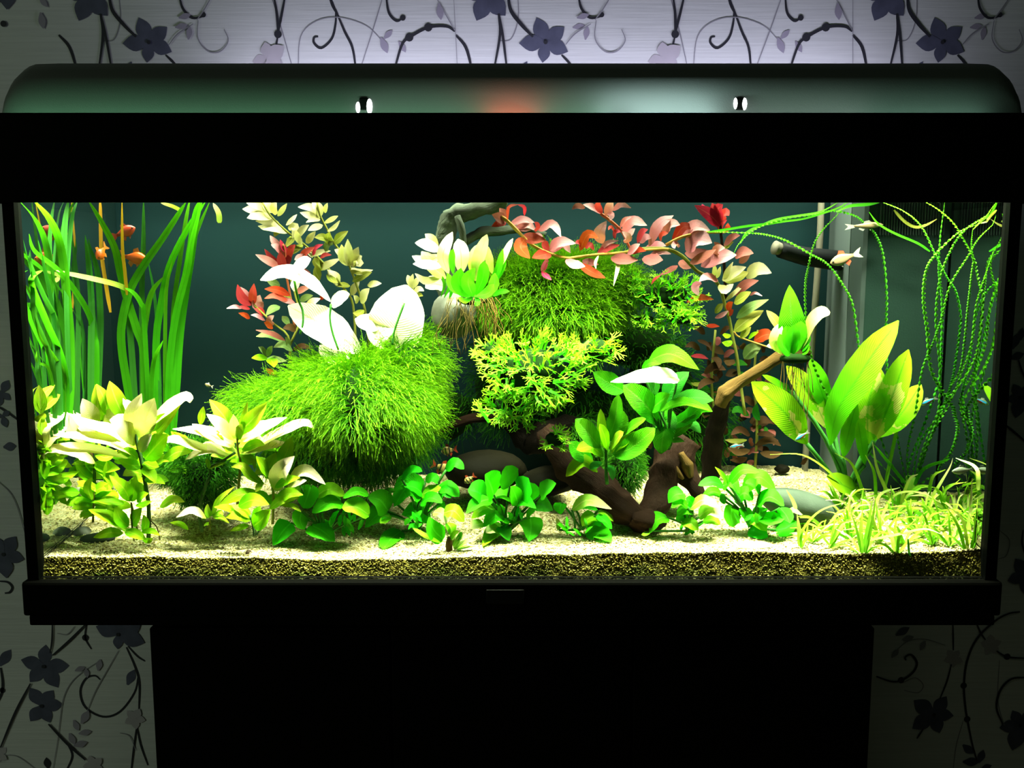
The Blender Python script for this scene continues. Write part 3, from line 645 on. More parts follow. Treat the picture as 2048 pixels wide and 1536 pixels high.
def leaf_mesh(name, ctr, widths, roll, fold, mat, parent, wavy=0.0, twist=0.0, tw0=0.0):
    """blade with a midrib: ctr centre line, widths full width at each point"""
    n = len(ctr); vs = []; uv = []; fs = []
    ph = R.random() * 6
    S_ = []
    for i, c in enumerate(ctr):                       # sideways axis, kept continuous along the blade
        t = (ctr[min(i + 1, n - 1)] - ctr[max(i - 1, 0)]).normalized()
        s = t.cross((CAMP - c).normalized())
        if s.length < 0.05: s = t.cross(Vector((0, 0, 1)))
        s.normalize()
        if S_ and s.dot(S_[-1]) < 0: s = -s
        S_.append(s)
    tot = sum(S_, Vector())
    if tot.z < -0.02 * n or (abs(tot.z) <= 0.02 * n and tot.x < 0): S_ = [-q for q in S_]
    for i, c in enumerate(ctr):
        t = (ctr[min(i + 1, n - 1)] - ctr[max(i - 1, 0)]).normalized()
        v = (CAMP - c).normalized(); s = S_[i]
        vp = (v - t * v.dot(t)).normalized()
        a = roll + tw0 + twist * i / (n - 1)
        s2 = s * math.cos(a) - vp * math.sin(a)
        nn = vp * math.cos(a) + s * math.sin(a)
        w = widths[i] / 2; wv = wavy * w * math.sin(ph + i * 1.9)
        vs += [c - s2 * w + nn * (fold * w + wv), c - nn * 0.0, c + s2 * w + nn * (fold * w - wv)]
        tt = i / (n - 1); uv += [(0, tt), (0.5, tt), (1, tt)]
    for i in range(n - 1):
        for k in (0, 1): fs.append((3 * i + k, 3 * i + k + 1, 3 * i + k + 4, 3 * i + k + 3))
    return mesh_obj(name, vs, fs, mat, parent, uvs=uv)
def leaf(parent, pxs, w, mat, shape, y0, y1, roll=None, fold=None, n=None, name='leaf', wavy=0.06, own=0.0):
    m = len(pxs) - 1
    L = sum(math.hypot(pxs[i + 1][0] - pxs[i][0], pxs[i + 1][1] - pxs[i][1]) for i in range(m))
    pts = []
    for i, (a, b) in enumerate(pxs):
        f = i / m
        y = y0 + (y1 - y0) * f + 0.10 * S(y0) * L * math.sin(math.pi * f) * own
        pts.append(P(a, b, clampy(a, b, y)))
    n = n or (12 if L > 90 else 9 if L > 40 else 7)
    c = [inside(q) for q in catmull(pts, n)]
    if roll is None: roll = R.uniform(0.25, 0.85)
    if fold is None: fold = R.uniform(0.10, 0.30)
    s = S((y0 + y1) / 2); k = 1 / max(0.5, math.cos(roll)) ** 0.6
    ws = [max(0.0006, width_at(shape, 0.012 + 0.985 * i / n) * w * s * k * (1.12 if shape in ('oval', 'egg') else 1.0)) for i in range(n + 1)]
    return leaf_mesh(name, c, ws, roll, fold, M[mat], parent, wavy)
def parse(lines):
    for ln in lines.strip().split('\n'):
        tk = ln.split()
        if not tk or tk[0].startswith('#'): continue
        pts = [tuple(float(q) for q in a.split(',')) for a in tk if ',' in a]
        rest = [a for a in tk if ',' not in a]
        yield pts, float(rest[0]), rest[1], rest[2:]
PLANTS = []
def plant(name, label, cat, base, lines, y=None, shape='lance', group=None, spread=0.02, stalks=None, stalk_w=5, roll=None, dy0=0.0, lead='leaf'):
    """base: pixel where it meets the ground; lines: 'x,y x,y .. width material [shape] [@depth]'"""
    if y is None: y = ground_y(*base)
    t = thing(name, P(base[0], base[1], y), label, cat, group)
    t['y'] = y
    for pts, w, mat, opt in parse(lines):
        sh = shape; yy = y; r = roll; stk = stalks
        for o in opt:
            if o in PROF: sh = o
            elif o.startswith('@'): yy = float(o[1:])
            elif o.startswith('r'): r = float(o[1:])
            elif o == 'ns': stk = None
        jit = R.uniform(-0.6, 0.6) * spread
        L = math.hypot(pts[-1][0] - pts[0][0], pts[-1][1] - pts[0][1])
        y0 = yy + dy0 + jit * 0.5; y1 = yy + dy0 + jit - spread * 0.5
        if sh in ('oval', 'egg') and r is None: rr = R.uniform(0.45, 0.95)
        else: rr = r
        leaf(t, pts, w, mat, sh, y0, y1, rr, own=-1.0)
        if stk:
            b = stk if isinstance(stk, tuple) else base
            bx, by = b[0] + R.uniform(-8, 8), b[1] - 6
            q = pts[0]; mid = ((bx * 0.55 + q[0] * 0.45) + R.uniform(-4, 4), by * 0.45 + q[1] * 0.55)
            pp = [P(bx, by, clampy(bx, by, y)), P(mid[0], mid[1], clampy(*mid, (y + y0) / 2)), P(q[0], q[1], clampy(q[0], q[1], y0))]
            tube('stalk', pp, stalk_w * S(y) / 2, M['stem_green'], t, n=6, sides=6)
    del t['y']; PLANTS.append(t)
    return t
def stem(parent, pxs, y0, y1, w, mat, name='stem'):
    m = len(pxs) - 1
    pts = [P(a, b, clampy(a, b, y0 + (y1 - y0) * i / m)) for i, (a, b) in enumerate(pxs)]
    s = S((y0 + y1) / 2) / 2
    return tube(name, pts, [w * s, w * s * 0.75], M[mat], parent, n=max(6, 3 * m), sides=7)
# ------------------------------------------------------------------ left foreground: broad lance-leaved stem plants
GH = 'lime lance-leaved plants at the left front'
p = plant('lance_leaf_plant', 'tall lime lance-leaved plant, its knotted dark stem nearest the two flat grey stones', 'aquarium plant', (297, 1082), '''
274,913 232,888 170,874 99,870 28 hygro_top r0.95
262,890 220,862 180,850 135,826 26 hygro_top r0.9
255,917 200,902 140,897 70,906 62,918 24 hygro_top r0.9
269,891 255,860 238,843 219,840 42 hygro_top r0.3
271,871 266,830 283,787 34 hygro_top r0.2
280,876 292,835 309,796 46 hygro_top r0.3
290,862 325,826 362,800 378,798 380,806 28 hygro_top r0.9
302,884 330,850 362,808 17 hygro
300,862 320,842 340,827 22 hygro_low
279,903 290,885 304,868 24 hygro_top
288,924 302,932 318,934 24 hygro_low
290,918 312,892 336,868 46 hygro_low r0.3
276,918 258,905 240,902 22 hygro_low
284,930 262,930 236,918 24 hygro_low
286,935 300,948 312,966 24 hygro_low
320,1014 345,1000 369,1004 20 hygro
289,960 310,958 330,968 18 hygro_low
292,985 275,975 262,958 22 hygro_low
''', y=0.050, group=GH)
stem(p, [(297, 1086), (298, 1040), (296, 1000), (289, 959), (283, 924), (274, 885), (272, 868)], 0.045, 0.05, 9, 'hygro_stem')
tube('rootlet', [P(300, 1040, 0.045), P(314, 1055, 0.042), P(320, 1080, 0.04)], 0.0006, M['root'], p, sides=5)
p = plant('lance_leaf_plant', 'lance-leaved plant with yellow and peach upright leaves behind the tallest left stem', 'aquarium plant', (190, 1010), '''
192,852 178,825 165,797 36 hygro_top r0.2
198,852 196,810 191,769 28 hygro r0.2
216,832 208,797 193,768 24 hygro r0.3
250,838 232,800 219,762 36 hygro r0.2
266,838 258,815 246,797 24 hygro_top
205,856 216,832 229,810 32 hygro_top
190,872 165,848 140,820 32 hygro_top r0.8
175,882 145,862 134,824 28 hygro_top r0.5
190,926 150,906 104,904 26 hygro_top r0.9
190,930 215,948 224,976 24 hygro_low
190,925 212,934 240,938 28 hygro_low
188,942 178,925 175,903 22 hygro_low
222,982 214,950 213,922 20 hygro_low
192,910 215,915 235,900 20 hygro
189,958 168,950 150,925 24 hygro_low
190,965 206,985 226,995 20 hygro_low
''', y=0.085, group=GH)
stem(p, [(190, 1012), (189, 970), (190, 920), (196, 860), (204, 840)], 0.085, 0.085, 7, 'hygro_stem')
p = plant('lance_leaf_plant', 'short fresh green lance-leaved shoot at the foot of the tall left stem', 'aquarium plant', (268, 1080), '''
261,1002 246,975 219,951 28 hygro_low r0.2
263,1003 268,980 272,951 24 hygro_low r0.2
249,1006 222,1004 193,1002 15 hygro_low
257,1053 240,1036 231,1012 28 hygro_low
246,1050 215,1034 177,1019 26 hygro_low
264,1050 272,1034 284,1015 26 hygro_low
272,1010 288,1010 304,1003 15 hygro_low
246,1067 218,1066 187,1075 22 hygro_low
280,1070 246,1058 212,1041 10 hygro
250,1061 270,1068 293,1080 22 hygro_low
283,1064 302,1062 320,1071 13 hygro_low
286,1066 292,1046 287,1030 17 hygro_low
274,1004 284,992 297,987 17 hygro_low
285,1078 298,1082 306,1076 12 hygro_low
''', y=0.036, group=GH, spread=0.012)
stem(p, [(274, 1080), (273, 1050), (262, 1005)], 0.036, 0.036, 5, 'stem_olive'); stem(p, [(268, 1080), (264, 1050), (263, 1010)], 0.036, 0.036, 4, 'stem_olive')
p = plant('lance_leaf_plant', 'low bushy lance-leaved shoot standing behind the flat grey stones', 'aquarium plant', (186, 1042), '''
190,988 172,972 154,962 20 hygro_low
188,1014 166,1013 143,1017 18 hygro_low
188,1006 168,1002 146,1005 20 hygro_low
188,984 204,976 224,981 24 hygro_low
188,992 205,985 218,967 16 hygro_low
190,1000 206,992 232,988 22 hygro_low
186,995 168,985 160,975 20 hygro_low
188,1020 210,1012 228,1018 20 hygro_low
186,1022 170,1026 160,1036 14 hygro_low
190,1010 215,1000 242,1004 16 hygro
184,1000 176,975 184,955 18 hygro
''', y=0.062, group=GH, spread=0.016)
stem(p, [(186, 1044), (187, 1010), (189, 980)], 0.062, 0.062, 5, 'stem_olive')
p = plant('lance_leaf_plant', 'lance-leaved plant pressed against the left side pane', 'aquarium plant', (78, 1030), '''
54,828 46,800 41,770 24 hygro r0.2
61,820 58,800 58,781 10 hygro
64,818 80,790 104,769 20 hygro r0.4
75,823 92,806 115,786 21 hygro r0.4
56,845 70,838 82,826 22 hygro
50,892 82,856 129,825 42 hygro_top r0.8
58,905 92,880 128,852 30 hygro_top r0.8
84,937 104,924 123,911 20 hygro_low
72,952 102,938 136,923 30 hygro_low
72,966 112,960 159,942 26 hygro_low
56,958 58,930 55,903 18 hygro_low
62,1012 72,995 90,979 28 hygro_low
88,988 112,992 137,1009 20 hygro_low
64,1016 78,1014 92,1025 18 hygro_low
60,1008 62,985 58,965 20 hygro_low
62,870 64,850 58,836 20 hygro
66,1030 70,1010 64,992 22 hygro_low
''', y=0.075, group=GH)
stem(p, [(78, 1032), (74, 960), (64, 880), (60, 828)], 0.075, 0.06, 6, 'hygro_stem')
p = plant('lance_leaf_plant', 'lance-leaved plant with a bent dotted dark stem rising in front of the moss', 'aquarium plant', (404, 1062), '''
455,913 416,900 371,919 30 hygro_top r1.0
421,937 415,926 411,917 11 hygro
474,906 440,882 395,862 345,858 26 hygro_top r0.9
470,892 430,872 384,848 32 hygro_top r0.8
460,911 390,894 345,880 319,890 22 hygro_top r0.9
386,892 362,880 342,863 24 hygro_low
400,850 404,830 407,813 15 hygro
452,925 436,930 421,938 7 hygro
404,1040 425,1028 448,1034 12 hygro_low
''', y=0.055, group=GH)
stem(p, [(404, 1064), (398, 1025), (402, 1001), (413, 967), (421, 951), (420, 934), (440, 925), (470, 905)], 0.055, 0.052, 7, 'hygro_stem')
p = plant('lance_leaf_plant', 'lance-leaved plant with a wide rosette of cream-topped leaves before the moss mound', 'aquarium plant', (474, 1015), '''
465,862 446,830 419,799 32 hygro r0.2
467,880 442,850 413,828 26 hygro_top
473,878 468,852 467,829 22 hygro_top r0.2
478,875 488,838 495,804 15 hygro
482,862 506,838 534,805 32 hygro r0.3
481,873 496,856 513,849 16 hygro
482,878 515,862 574,835 32 hygro_top r0.9
486,906 556,868 608,847 629,857 24 hygro_top r1.0
486,876 508,872 529,884 16 hygro_top
482,906 530,892 578,886 24 hygro_top r0.8
464,884 446,870 428,863 18 hygro_low
483,912 505,916 509,940 11 hygro
478,908 500,922 512,918 12 hygro
474,900 455,905 440,900 18 hygro_low
484,900 510,888 530,890 20 hygro_low
476,880 480,860 484,848 18 hygro
''', y=0.062, group=GH)
stem(p, [(474, 1018), (478, 965), (481, 925), (476, 902), (474, 872)], 0.062, 0.06, 6, 'stem_olive')
p = plant('lance_leaf_plant', 'lance-leaved plant with one tall folded pale leaf, left of the first round-leaved clump', 'aquarium plant', (545, 1045), '''
552,982 560,945 589,912 38 hygro_top r0.3
543,958 540,934 552,905 34 hygro_low r0.2
547,952 570,912 584,872 34 hygro_low r0.4
540,952 527,934 512,912 22 hygro_low
528,968 500,950 484,932 463,934 20 hygro
522,964 518,974 511,984 14 hygro
578,958 610,942 651,969 28 hygro_top r0.8
575,972 595,965 613,961 16 hygro_top
546,1012 575,987 606,990 24 hygro_low
539,1018 562,1001 595,996 18 hygro
576,1008 590,1014 602,1024 11 hygro
517,986 480,990 438,1010 26 hygro_low r0.4
425,1032 438,1000 469,973 12 hygro
550,975 575,960 600,955 18 hygro_low
''', y=0.052, group=GH)
stem(p, [(545, 1048), (547, 1000), (545, 970), (543, 945)], 0.052, 0.052, 6, 'stem_olive')
p = plant('lance_leaf_plant', 'small twin-stemmed lance-leaved shoot on the front gravel behind the dark pebble', 'aquarium plant', (512, 1071), '''
477,1013 505,1000 538,1009 30 hygro_low r0.3
476,1028 455,1016 428,1014 16 hygro_low
500,1041 478,1030 451,1034 26 hygro_low
498,1050 480,1056 459,1062 14 hygro
507,1053 522,1040 541,1018 36 hygro_low r0.3
502,1035 485,1020 464,1011 22 hygro
505,1040 515,1025 520,1012 20 hygro_low
''', y=0.030, group=GH, spread=0.010)
stem(p, [(509, 1072), (506, 1050), (500, 1030)], 0.03, 0.03, 6, 'hygro_stem'); stem(p, [(513, 1070), (522, 1052), (524, 1035)], 0.03, 0.03, 5, 'hygro_stem')
p = plant('lance_leaf_plant', 'tiny lance-leaved seedling beside the bent dotted stem', 'aquarium plant', (420, 1058), '''
412,1037 384,1022 352,1035 18 hygro_top r0.8
420,1037 414,1022 415,1008 13 hygro
427,1034 442,1036 458,1046 13 hygro
377,1059 360,1048 340,1045 12 hygro_low
408,1051 416,1048 424,1051 8 hygro
424,1036 440,1024 446,1030 9 hygro
''', y=0.040, group=GH, spread=0.008)
stem(p, [(420, 1060), (420, 1045), (420, 1034)], 0.04, 0.04, 4, 'stem_olive')

# further leaves along the stems of the denser plants
for k, n, (xa, xb), (ya, yb), y, mats in ((4, 15, (58, 150), (880, 1000), 0.085, ('hygro_low', 'hygro_low', 'hygro')), (1, 20, (150, 262), (880, 1000), 0.095, ('hygro_low', 'hygro_low', 'hygro')), (0, 12, (270, 350), (868, 965), 0.062, ('hygro_low', 'hygro', 'hygro_low')),
                                     (6, 13, (430, 545), (868, 950), 0.075, ('hygro_low', 'hygro', 'hygro_low')), (7, 9, (520, 600), (890, 1005), 0.066, ('hygro_low', 'hygro_low')), (3, 8, (150, 225), (985, 1030), 0.07, ('hygro_low',))):
    for _ in range(n):
        x, yy = R.uniform(xa, xb), R.uniform(ya, yb); a = R.uniform(-0.5, 0.9); sg = R.choice((-1, 1)); l = R.uniform(34, 62)
        leaf(PLANTS[k], [(x, yy), (x + sg * l * .5, yy - l * (.30 * math.sin(a) + .10)), (x + sg * l, yy - l * .5 * math.sin(a) + 4)], R.uniform(16, 26), R.choice(mats), 'lance', y, y + R.uniform(-.025, .015))
# ------------------------------------------------------------------ ribbon-leaved grass plants at the left back
def ribbon(parent, pxs, w, mat, y0, y1, name='leaf', twist=0.0, shape='strap', n=None, roll=None, tw0=0.0):
    m = len(pxs) - 1
    pts = [P(a, b, clampy(a, b, y0 + (y1 - y0) * i / m)) for i, (a, b) in enumerate(pxs)]
    n = n or max(8, 5 * m); c = [inside(q) for q in catmull(pts, n)]; s = S((y0 + y1) / 2) * 0.82
    ws = [max(0.0005, w * s * width_at(shape, i / n * 0.995)) for i in range(n + 1)]
    return leaf_mesh(name, c, ws, R.uniform(-0.3, 0.5) if roll is None else roll, 0.10, M[mat], parent, 0.0, twist, tw0)
GV = 'tall ribbon-leaved plants at the left back'
def ribbon_plant(label, base, y, lines, group, name='ribbon_leaf_plant', twist=0.0, shape='strap', ytop=None):
    t = thing(name, P(base[0], base[1], y), label, 'aquarium plant', group)
    for pts, w, mat, opt in parse(lines):
        y1 = y + R.uniform(-0.03, 0.01) if ytop is None else ytop
        for o in opt:
            if o.startswith('@'): y1 = float(o[1:])
        L = sum(math.hypot(pts[i + 1][0] - pts[i][0], pts[i + 1][1] - pts[i][1]) for i in range(len(pts) - 1))
        if twist: ribbon(t, pts, w, mat, y, y1, twist=twist * L / 100 * R.uniform(0.85, 1.15), shape=shape, n=int(L / 2.0), roll=R.random() * 3)
        else: ribbon(t, pts, w, mat, y, y1, shape=shape)
    return t
ribbon_plant('ribbon-leaved plant nearest the left side pane with one hooked lime leaf', (128, 880), 0.150, '''
128,890 124,740 88,645 58,575 60,552 79,541 15 val
130,890 136,720 126,570 115,490 95,440 61,400 19 val
142,890 138,690 128,585 122,500 125,440 132,396 16 val_far
140,890 130,690 128,560 138,440 150,400 11 val_far
105,890 100,735 64,636 38,585 22,543 11 val_far
116,890 110,740 108,650 84,596 51,533 22,500 11 val_far
193,890 193,712 188,672 172,628 142,578 107,537 63,502 18,468 15 val
127,890 126,760 102,712 76,678 32,633 7 val
110,880 96,748 66,724 37,702 6 val
100,880 71,761 52,720 38,684 9 val_far
120,890 112,720 96,600 84,540 70,480 9 val_far
''', GV)
ribbon_plant('two dull green ribbon leaves rising between the fuller ribbon-leaved clumps', (185, 880), 0.165, '''
176,890 177,700 178,610 172,530 165,470 15 val_far
190,890 200,690 200,610 193,535 172,478 15 val_far
184,890 190,700 186,600 182,520 8 val_far
''', GV)
ribbon_plant('widest ribbon-leaved clump, its leaves fanning up to the water surface beside the orange fish', (305, 870), 0.175, '''
290,880 288,712 274,660 254,596 241,546 229,495 203,444 176,400 19 val
272,880 254,765 244,698 244,648 259,584 287,532 322,482 356,430 372,404 21 val
290,880 287,700 292,634 304,584 329,552 15 val
286,870 284,700 284,560 287,482 287,398 13 val_far
313,880 312,690 322,610 339,532 376,456 412,402 17 val
346,880 356,690 369,584 381,508 392,430 400,400 23 val
334,880 339,735 351,634 374,540 384,482 405,400 17 val
330,880 330,690 333,578 345,520 9 val
300,880 305,736 326,681 11 val
274,880 264,712 254,610 240,540 15 val_far
322,880 318,720 310,600 296,520 8 val_far
300,870 288,640 282,608 267,586 250,576 13 val @0.12
262,582 229,568 165,553 107,541 13 grass_pale @0.09
346,880 352,680 372,560 388,480 420,402 14 val
340,880 346,640 360,520 372,440 380,398 12 val
439,446 437,426 426,406 13 grass_pale
364,422 344,412 322,406 9 grass_pale
''', GV)
ye = ribbon_plant('pair of thin dying yellow ribbon leaves hanging among the orange fish', (222, 640), 0.165, '''
221,625 212,570 203,505 201,425 200,396 9 val_yellow
254,590 250,545 245,494 244,398 8 val_yellow
''', None)
# ------------------------------------------------------------------ round-leaved clumps along the front
GA = 'round-leaved clumps along the front gravel'
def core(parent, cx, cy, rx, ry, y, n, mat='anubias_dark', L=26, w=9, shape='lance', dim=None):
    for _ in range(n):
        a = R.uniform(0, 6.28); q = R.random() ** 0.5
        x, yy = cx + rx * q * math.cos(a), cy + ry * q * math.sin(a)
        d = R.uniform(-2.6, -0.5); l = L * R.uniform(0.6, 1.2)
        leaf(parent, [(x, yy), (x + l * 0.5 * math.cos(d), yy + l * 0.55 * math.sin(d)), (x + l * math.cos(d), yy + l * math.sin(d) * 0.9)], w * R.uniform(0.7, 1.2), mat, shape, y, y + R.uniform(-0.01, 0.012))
pl = plant('round_leaf_clump', 'round-leaved clump with a single leaf lying low on its left, first from the left', 'aquarium plant', (648, 1085), '''
582,1046 566,1062 546,1091 40 anubias egg
603,1023 600,1042 609,1059 40 anubias egg
622,970 616,990 606,1016 44 anubias oval
683,1004 655,1006 624,1026 42 anubias egg
632,992 660,978 690,992 24 anubias_lime oval
622,1050 645,1062 670,1083 44 anubias egg
738,1030 712,1014 684,1016 34 anubias_lime oval
738,990 712,983 686,996 18 anubias oval
600,972 590,985 596,1000 22 anubias_lime lance
''', stalks=True, spread=0.014, shape='oval', group=GA)
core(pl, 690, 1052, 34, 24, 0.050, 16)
pl = plant('round_leaf_clump', 'dense round-leaved clump, second from the left, a fallen leaf at its foot', 'aquarium plant', (835, 1066), '''
776,1022 760,1000 735,994 44 anubias egg
774,1024 755,1030 730,1055 40 anubias egg
842,990 815,975 788,1013 50 anubias egg
861,1034 832,1022 803,1029 44 anubias egg
803,1062 785,1075 766,1098 36 anubias oval
780,1030 770,1040 760,1046 16 anubias_lime
842,990 860,982 882,975 22 anubias_lime oval
842,1006 862,996 884,1006 24 anubias oval
882,1004 884,1014 872,1026 16 anubias
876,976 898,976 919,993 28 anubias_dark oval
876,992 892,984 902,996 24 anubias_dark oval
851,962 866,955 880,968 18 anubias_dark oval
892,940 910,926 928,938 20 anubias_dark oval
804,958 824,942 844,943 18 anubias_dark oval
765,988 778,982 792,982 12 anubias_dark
846,988 830,975 806,970 24 anubias oval
''', stalks=(838, 1062), spread=0.02, shape='oval', group=GA)
core(pl, 838, 1052, 30, 14, 0.050, 12)
pl = plant('round_leaf_clump', 'small yellowing clump with pale strap leaves between the two largest round-leaved clumps', 'aquarium plant', (899, 1102), '''
886,1079 868,1060 858,1034 36 anubias egg
888,1026 908,1022 928,1044 26 anubias_lime oval
895,1046 902,1056 903,1071 22 anubias_lime oval
867,1025 882,1028 893,1046 22 anubias_pale oval
827,1057 852,1072 882,1086 9 anubias_lime
908,1094 920,1076 932,1070 11 anubias_pale blade
908,1096 930,1084 951,1081 11 anubias_pale blade
914,1098 935,1094 960,1090 9 anubias_pale blade
906,1092 912,1076 924,1062 9 anubias_pale blade
906,1095 922,1086 940,1074 9 anubias_pale blade
912,1082 920,1072 924,1064 9 anubias_dark
900,1080 908,1068 918,1062 10 anubias_lime
''', stalks=None, spread=0.010, shape='oval', group=GA)
px_tube('crown', [(900, 1074), (898, 1090), (899, 1104)], ground_y(899, 1102), ground_y(899, 1102), [11, 15, 13], M['root'], pl)
pl = plant('round_leaf_clump', 'largest round-leaved clump, in the middle in front of the dark oval stone', 'aquarium plant', (1012, 1072), '''
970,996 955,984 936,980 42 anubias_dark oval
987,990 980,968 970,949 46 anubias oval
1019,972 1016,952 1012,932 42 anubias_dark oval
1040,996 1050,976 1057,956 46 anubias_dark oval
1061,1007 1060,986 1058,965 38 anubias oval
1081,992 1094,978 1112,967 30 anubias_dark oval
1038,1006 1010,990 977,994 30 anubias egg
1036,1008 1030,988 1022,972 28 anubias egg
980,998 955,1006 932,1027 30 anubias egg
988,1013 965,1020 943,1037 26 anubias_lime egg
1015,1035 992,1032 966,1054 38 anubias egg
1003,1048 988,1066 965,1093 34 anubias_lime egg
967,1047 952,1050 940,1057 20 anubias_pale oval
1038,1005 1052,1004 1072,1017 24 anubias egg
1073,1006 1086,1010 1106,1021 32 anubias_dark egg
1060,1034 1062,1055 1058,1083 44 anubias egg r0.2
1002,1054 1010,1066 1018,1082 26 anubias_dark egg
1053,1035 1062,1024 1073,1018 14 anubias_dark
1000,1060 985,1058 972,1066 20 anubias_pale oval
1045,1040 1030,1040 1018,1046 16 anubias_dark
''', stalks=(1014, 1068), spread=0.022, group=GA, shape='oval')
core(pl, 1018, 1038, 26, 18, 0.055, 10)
pl = plant('round_leaf_clump', 'low clump with one long pale-tipped leaf, in front of the dark forked driftwood', 'aquarium plant', (1160, 1072), '''
1124,1006 1120,1016 1122,1029 26 anubias egg
1144,1020 1176,1000 1223,1018 26 anubias_pale lance
1193,1032 1178,1036 1164,1052 28 anubias_lime oval
1194,1030 1208,1040 1224,1058 17 anubias
1196,1022 1212,1026 1227,1043 14 anubias_lime
1172,1072 1196,1066 1222,1084 32 anubias oval
1182,1048 1192,1046 1202,1052 14 anubias
1150,1016 1170,1012 1196,1020 14 anubias
1118,1060 1116,1048 1113,1036 10 anubias_pale
''', stalks=(1158, 1066), spread=0.014, group=GA, shape='oval')
core(pl, 1150, 1062, 30, 14, 0.045, 16, 'anubias', 22, 6)
pl = plant('round_leaf_clump', 'round-leaved clump with bleached leaves directly right of the dark forked driftwood', 'aquarium plant', (1378, 1074), '''
1368,988 1350,990 1337,1006 30 anubias egg
1376,1014 1360,1004 1343,1016 18 anubias oval
1386,1024 1370,1020 1354,1032 22 anubias oval
1380,1017 1406,1000 1437,1013 22 anubias_pale oval
1398,1034 1420,1020 1446,1035 28 anubias_pale oval
1364,1042 1380,1046 1397,1060 24 anubias_lime oval
1406,1042 1424,1040 1441,1049 18 anubias_lime oval
1334,1034 1314,1040 1298,1067 30 anubias egg
1300,1062 1292,1068 1283,1070 9 anubias_lime
1386,1012 1380,1002 1372,996 18 anubias oval
1378,1044 1366,1034 1352,1040 20 anubias oval
''', stalks=(1378, 1068), spread=0.014, group=GA, shape='oval')
core(pl, 1376, 1064, 14, 10, ground_y(1378, 1074), 8)
pl = plant('round_leaf_clump', 'rightmost round-leaved clump, heaped against the grey-green slate', 'aquarium plant', (1508, 1066), '''
1446,972 1424,964 1397,971 20 anubias_dark oval
1457,969 1444,950 1430,934 11 anubias_lime lance
1458,968 1484,940 1519,944 20 anubias oval
1446,972 1464,966 1480,988 26 anubias egg
1486,984 1516,954 1551,979 30 anubias oval
1442,987 1422,984 1402,999 20 anubias egg
1470,1002 1488,986 1506,1000 26 anubias oval
1464,1013 1462,1032 1467,1054 34 anubias oval
1516,1010 1540,994 1568,1012 28 anubias oval
1518,1030 1540,1038 1569,1038 30 anubias oval
1565,1028 1586,1014 1609,1028 24 anubias_pale oval
1497,1036 1514,1042 1534,1062 24 anubias_lime oval
1552,1060 1572,1056 1592,1042 38 anubias_dark oval
1498,1060 1514,1064 1536,1074 28 anubias_dark oval
1486,1014 1492,1026 1497,1042 24 anubias oval
1520,984 1508,970 1490,966 20 anubias_dark oval
1530,1016 1518,1024 1510,1040 22 anubias_dark oval
1452,1004 1444,996 1440,990 16 anubias_dark oval
1560,1016 1572,1030 1580,1046 24 anubias oval
''', stalks=(1506, 1060), spread=0.022, group=GA, shape='oval')
core(pl, 1510, 1048, 40, 16, 0.050, 10)
# ------------------------------------------------------------------ stones
def stone(name, label, c, rad, mat, rough=0.18, seed=0, flat=1.0, rot=0.0, group=None, cat='stone', sub=3, sink=0.0):
    bm = bmesh.new(); bmesh.ops.create_icosphere(bm, subdivisions=sub, radius=1.0)
    for v in bm.verts:
        d = v.co.normalized()
        k = 1 + rough * noise.noise(d * 1.3 + Vector((seed, 3, 1))) + rough * 0.35 * noise.noise(d * 4 + Vector((seed, 0, 7)))
        v.co = d * k
        if flat < 1: v.co.z = max(-flat, min(flat, v.co.z))
    bmesh.ops.scale(bm, verts=bm.verts, vec=rad)
    bmesh.ops.rotate(bm, verts=bm.verts, cent=(0, 0, 0), matrix=Matrix.Rotation(rot, 3, 'Y'))
    o = bm_obj(name, bm, M[mat], None, True); o.location = c
    return tag(o, label, cat, group)
def px_stone(name, label, px, py, y, rx, rz, ry, mat, **k):
    if y is None: y = ground_y(px, py)
    s = S(y); return stone(name, label, P(px, py, y), (rx * s, ry, rz * s), mat, **k)
px_stone('river_stone', 'large dark oval stone lying in shadow behind the middle round-leaved clump', 972, 940, 0.150, 84, 40, 0.035, 'rock_dark', seed=2, rough=0.08)
px_stone('river_stone', 'smaller dark brown stone half hidden between the oval stone and the driftwood', 1098, 962, 0.140, 58, 28, 0.03, 'rock_dark', seed=5, rough=0.15)
px_stone('boulder', 'smooth grey boulder wedged under the broad-leaved fern, roots hanging over it', 908, 628, 0.165, 46, 48, 0.035, 'rock_grey', seed=9, rough=0.08)
px_stone('flat_stone', 'flat grey stone on the left front sand, leaf lying over it', 196, 1077, None, 36, 11, 0.012, 'slate', seed=11, rough=0.12)
px_stone('flat_stone', 'small white-topped flat stone touching the flat grey stone at the left front', 165, 1066, None, 17, 13, 0.010, 'rock_grey', seed=14, rough=0.1)
px_stone('slate_slab', 'grey-green slate slab leaning behind the rightmost round-leaved clump', 1604, 1014, 0.085, 92, 34, 0.020, 'slate', seed=17, rough=0.10, rot=math.radians(14))
px_stone('flat_stone', 'pale flat stone sunk in the front sand below the rightmost round-leaved clump', 1504, 1092, None, 42, 9, 0.010, 'rock_pale', seed=19, rough=0.08)
px_stone('pebble', 'tiny dark pebble alone on the bright front sand', 497, 1106, None, 6.5, 7, 0.003, 'pebble', seed=23, rough=0.3, cat='pebble', sub=2)
px_stone('flat_stone', 'pale stone under the low leaves at the left back', 125, 984, 0.105, 46, 15, 0.022, 'rock_pale', seed=27, rough=0.12)
px_stone('small_stone', 'small square dark stone on the sand ridge behind the slate', 1564, 938, 0.200, 15, 9, 0.008, 'rock_dark', seed=31, rough=0.2)
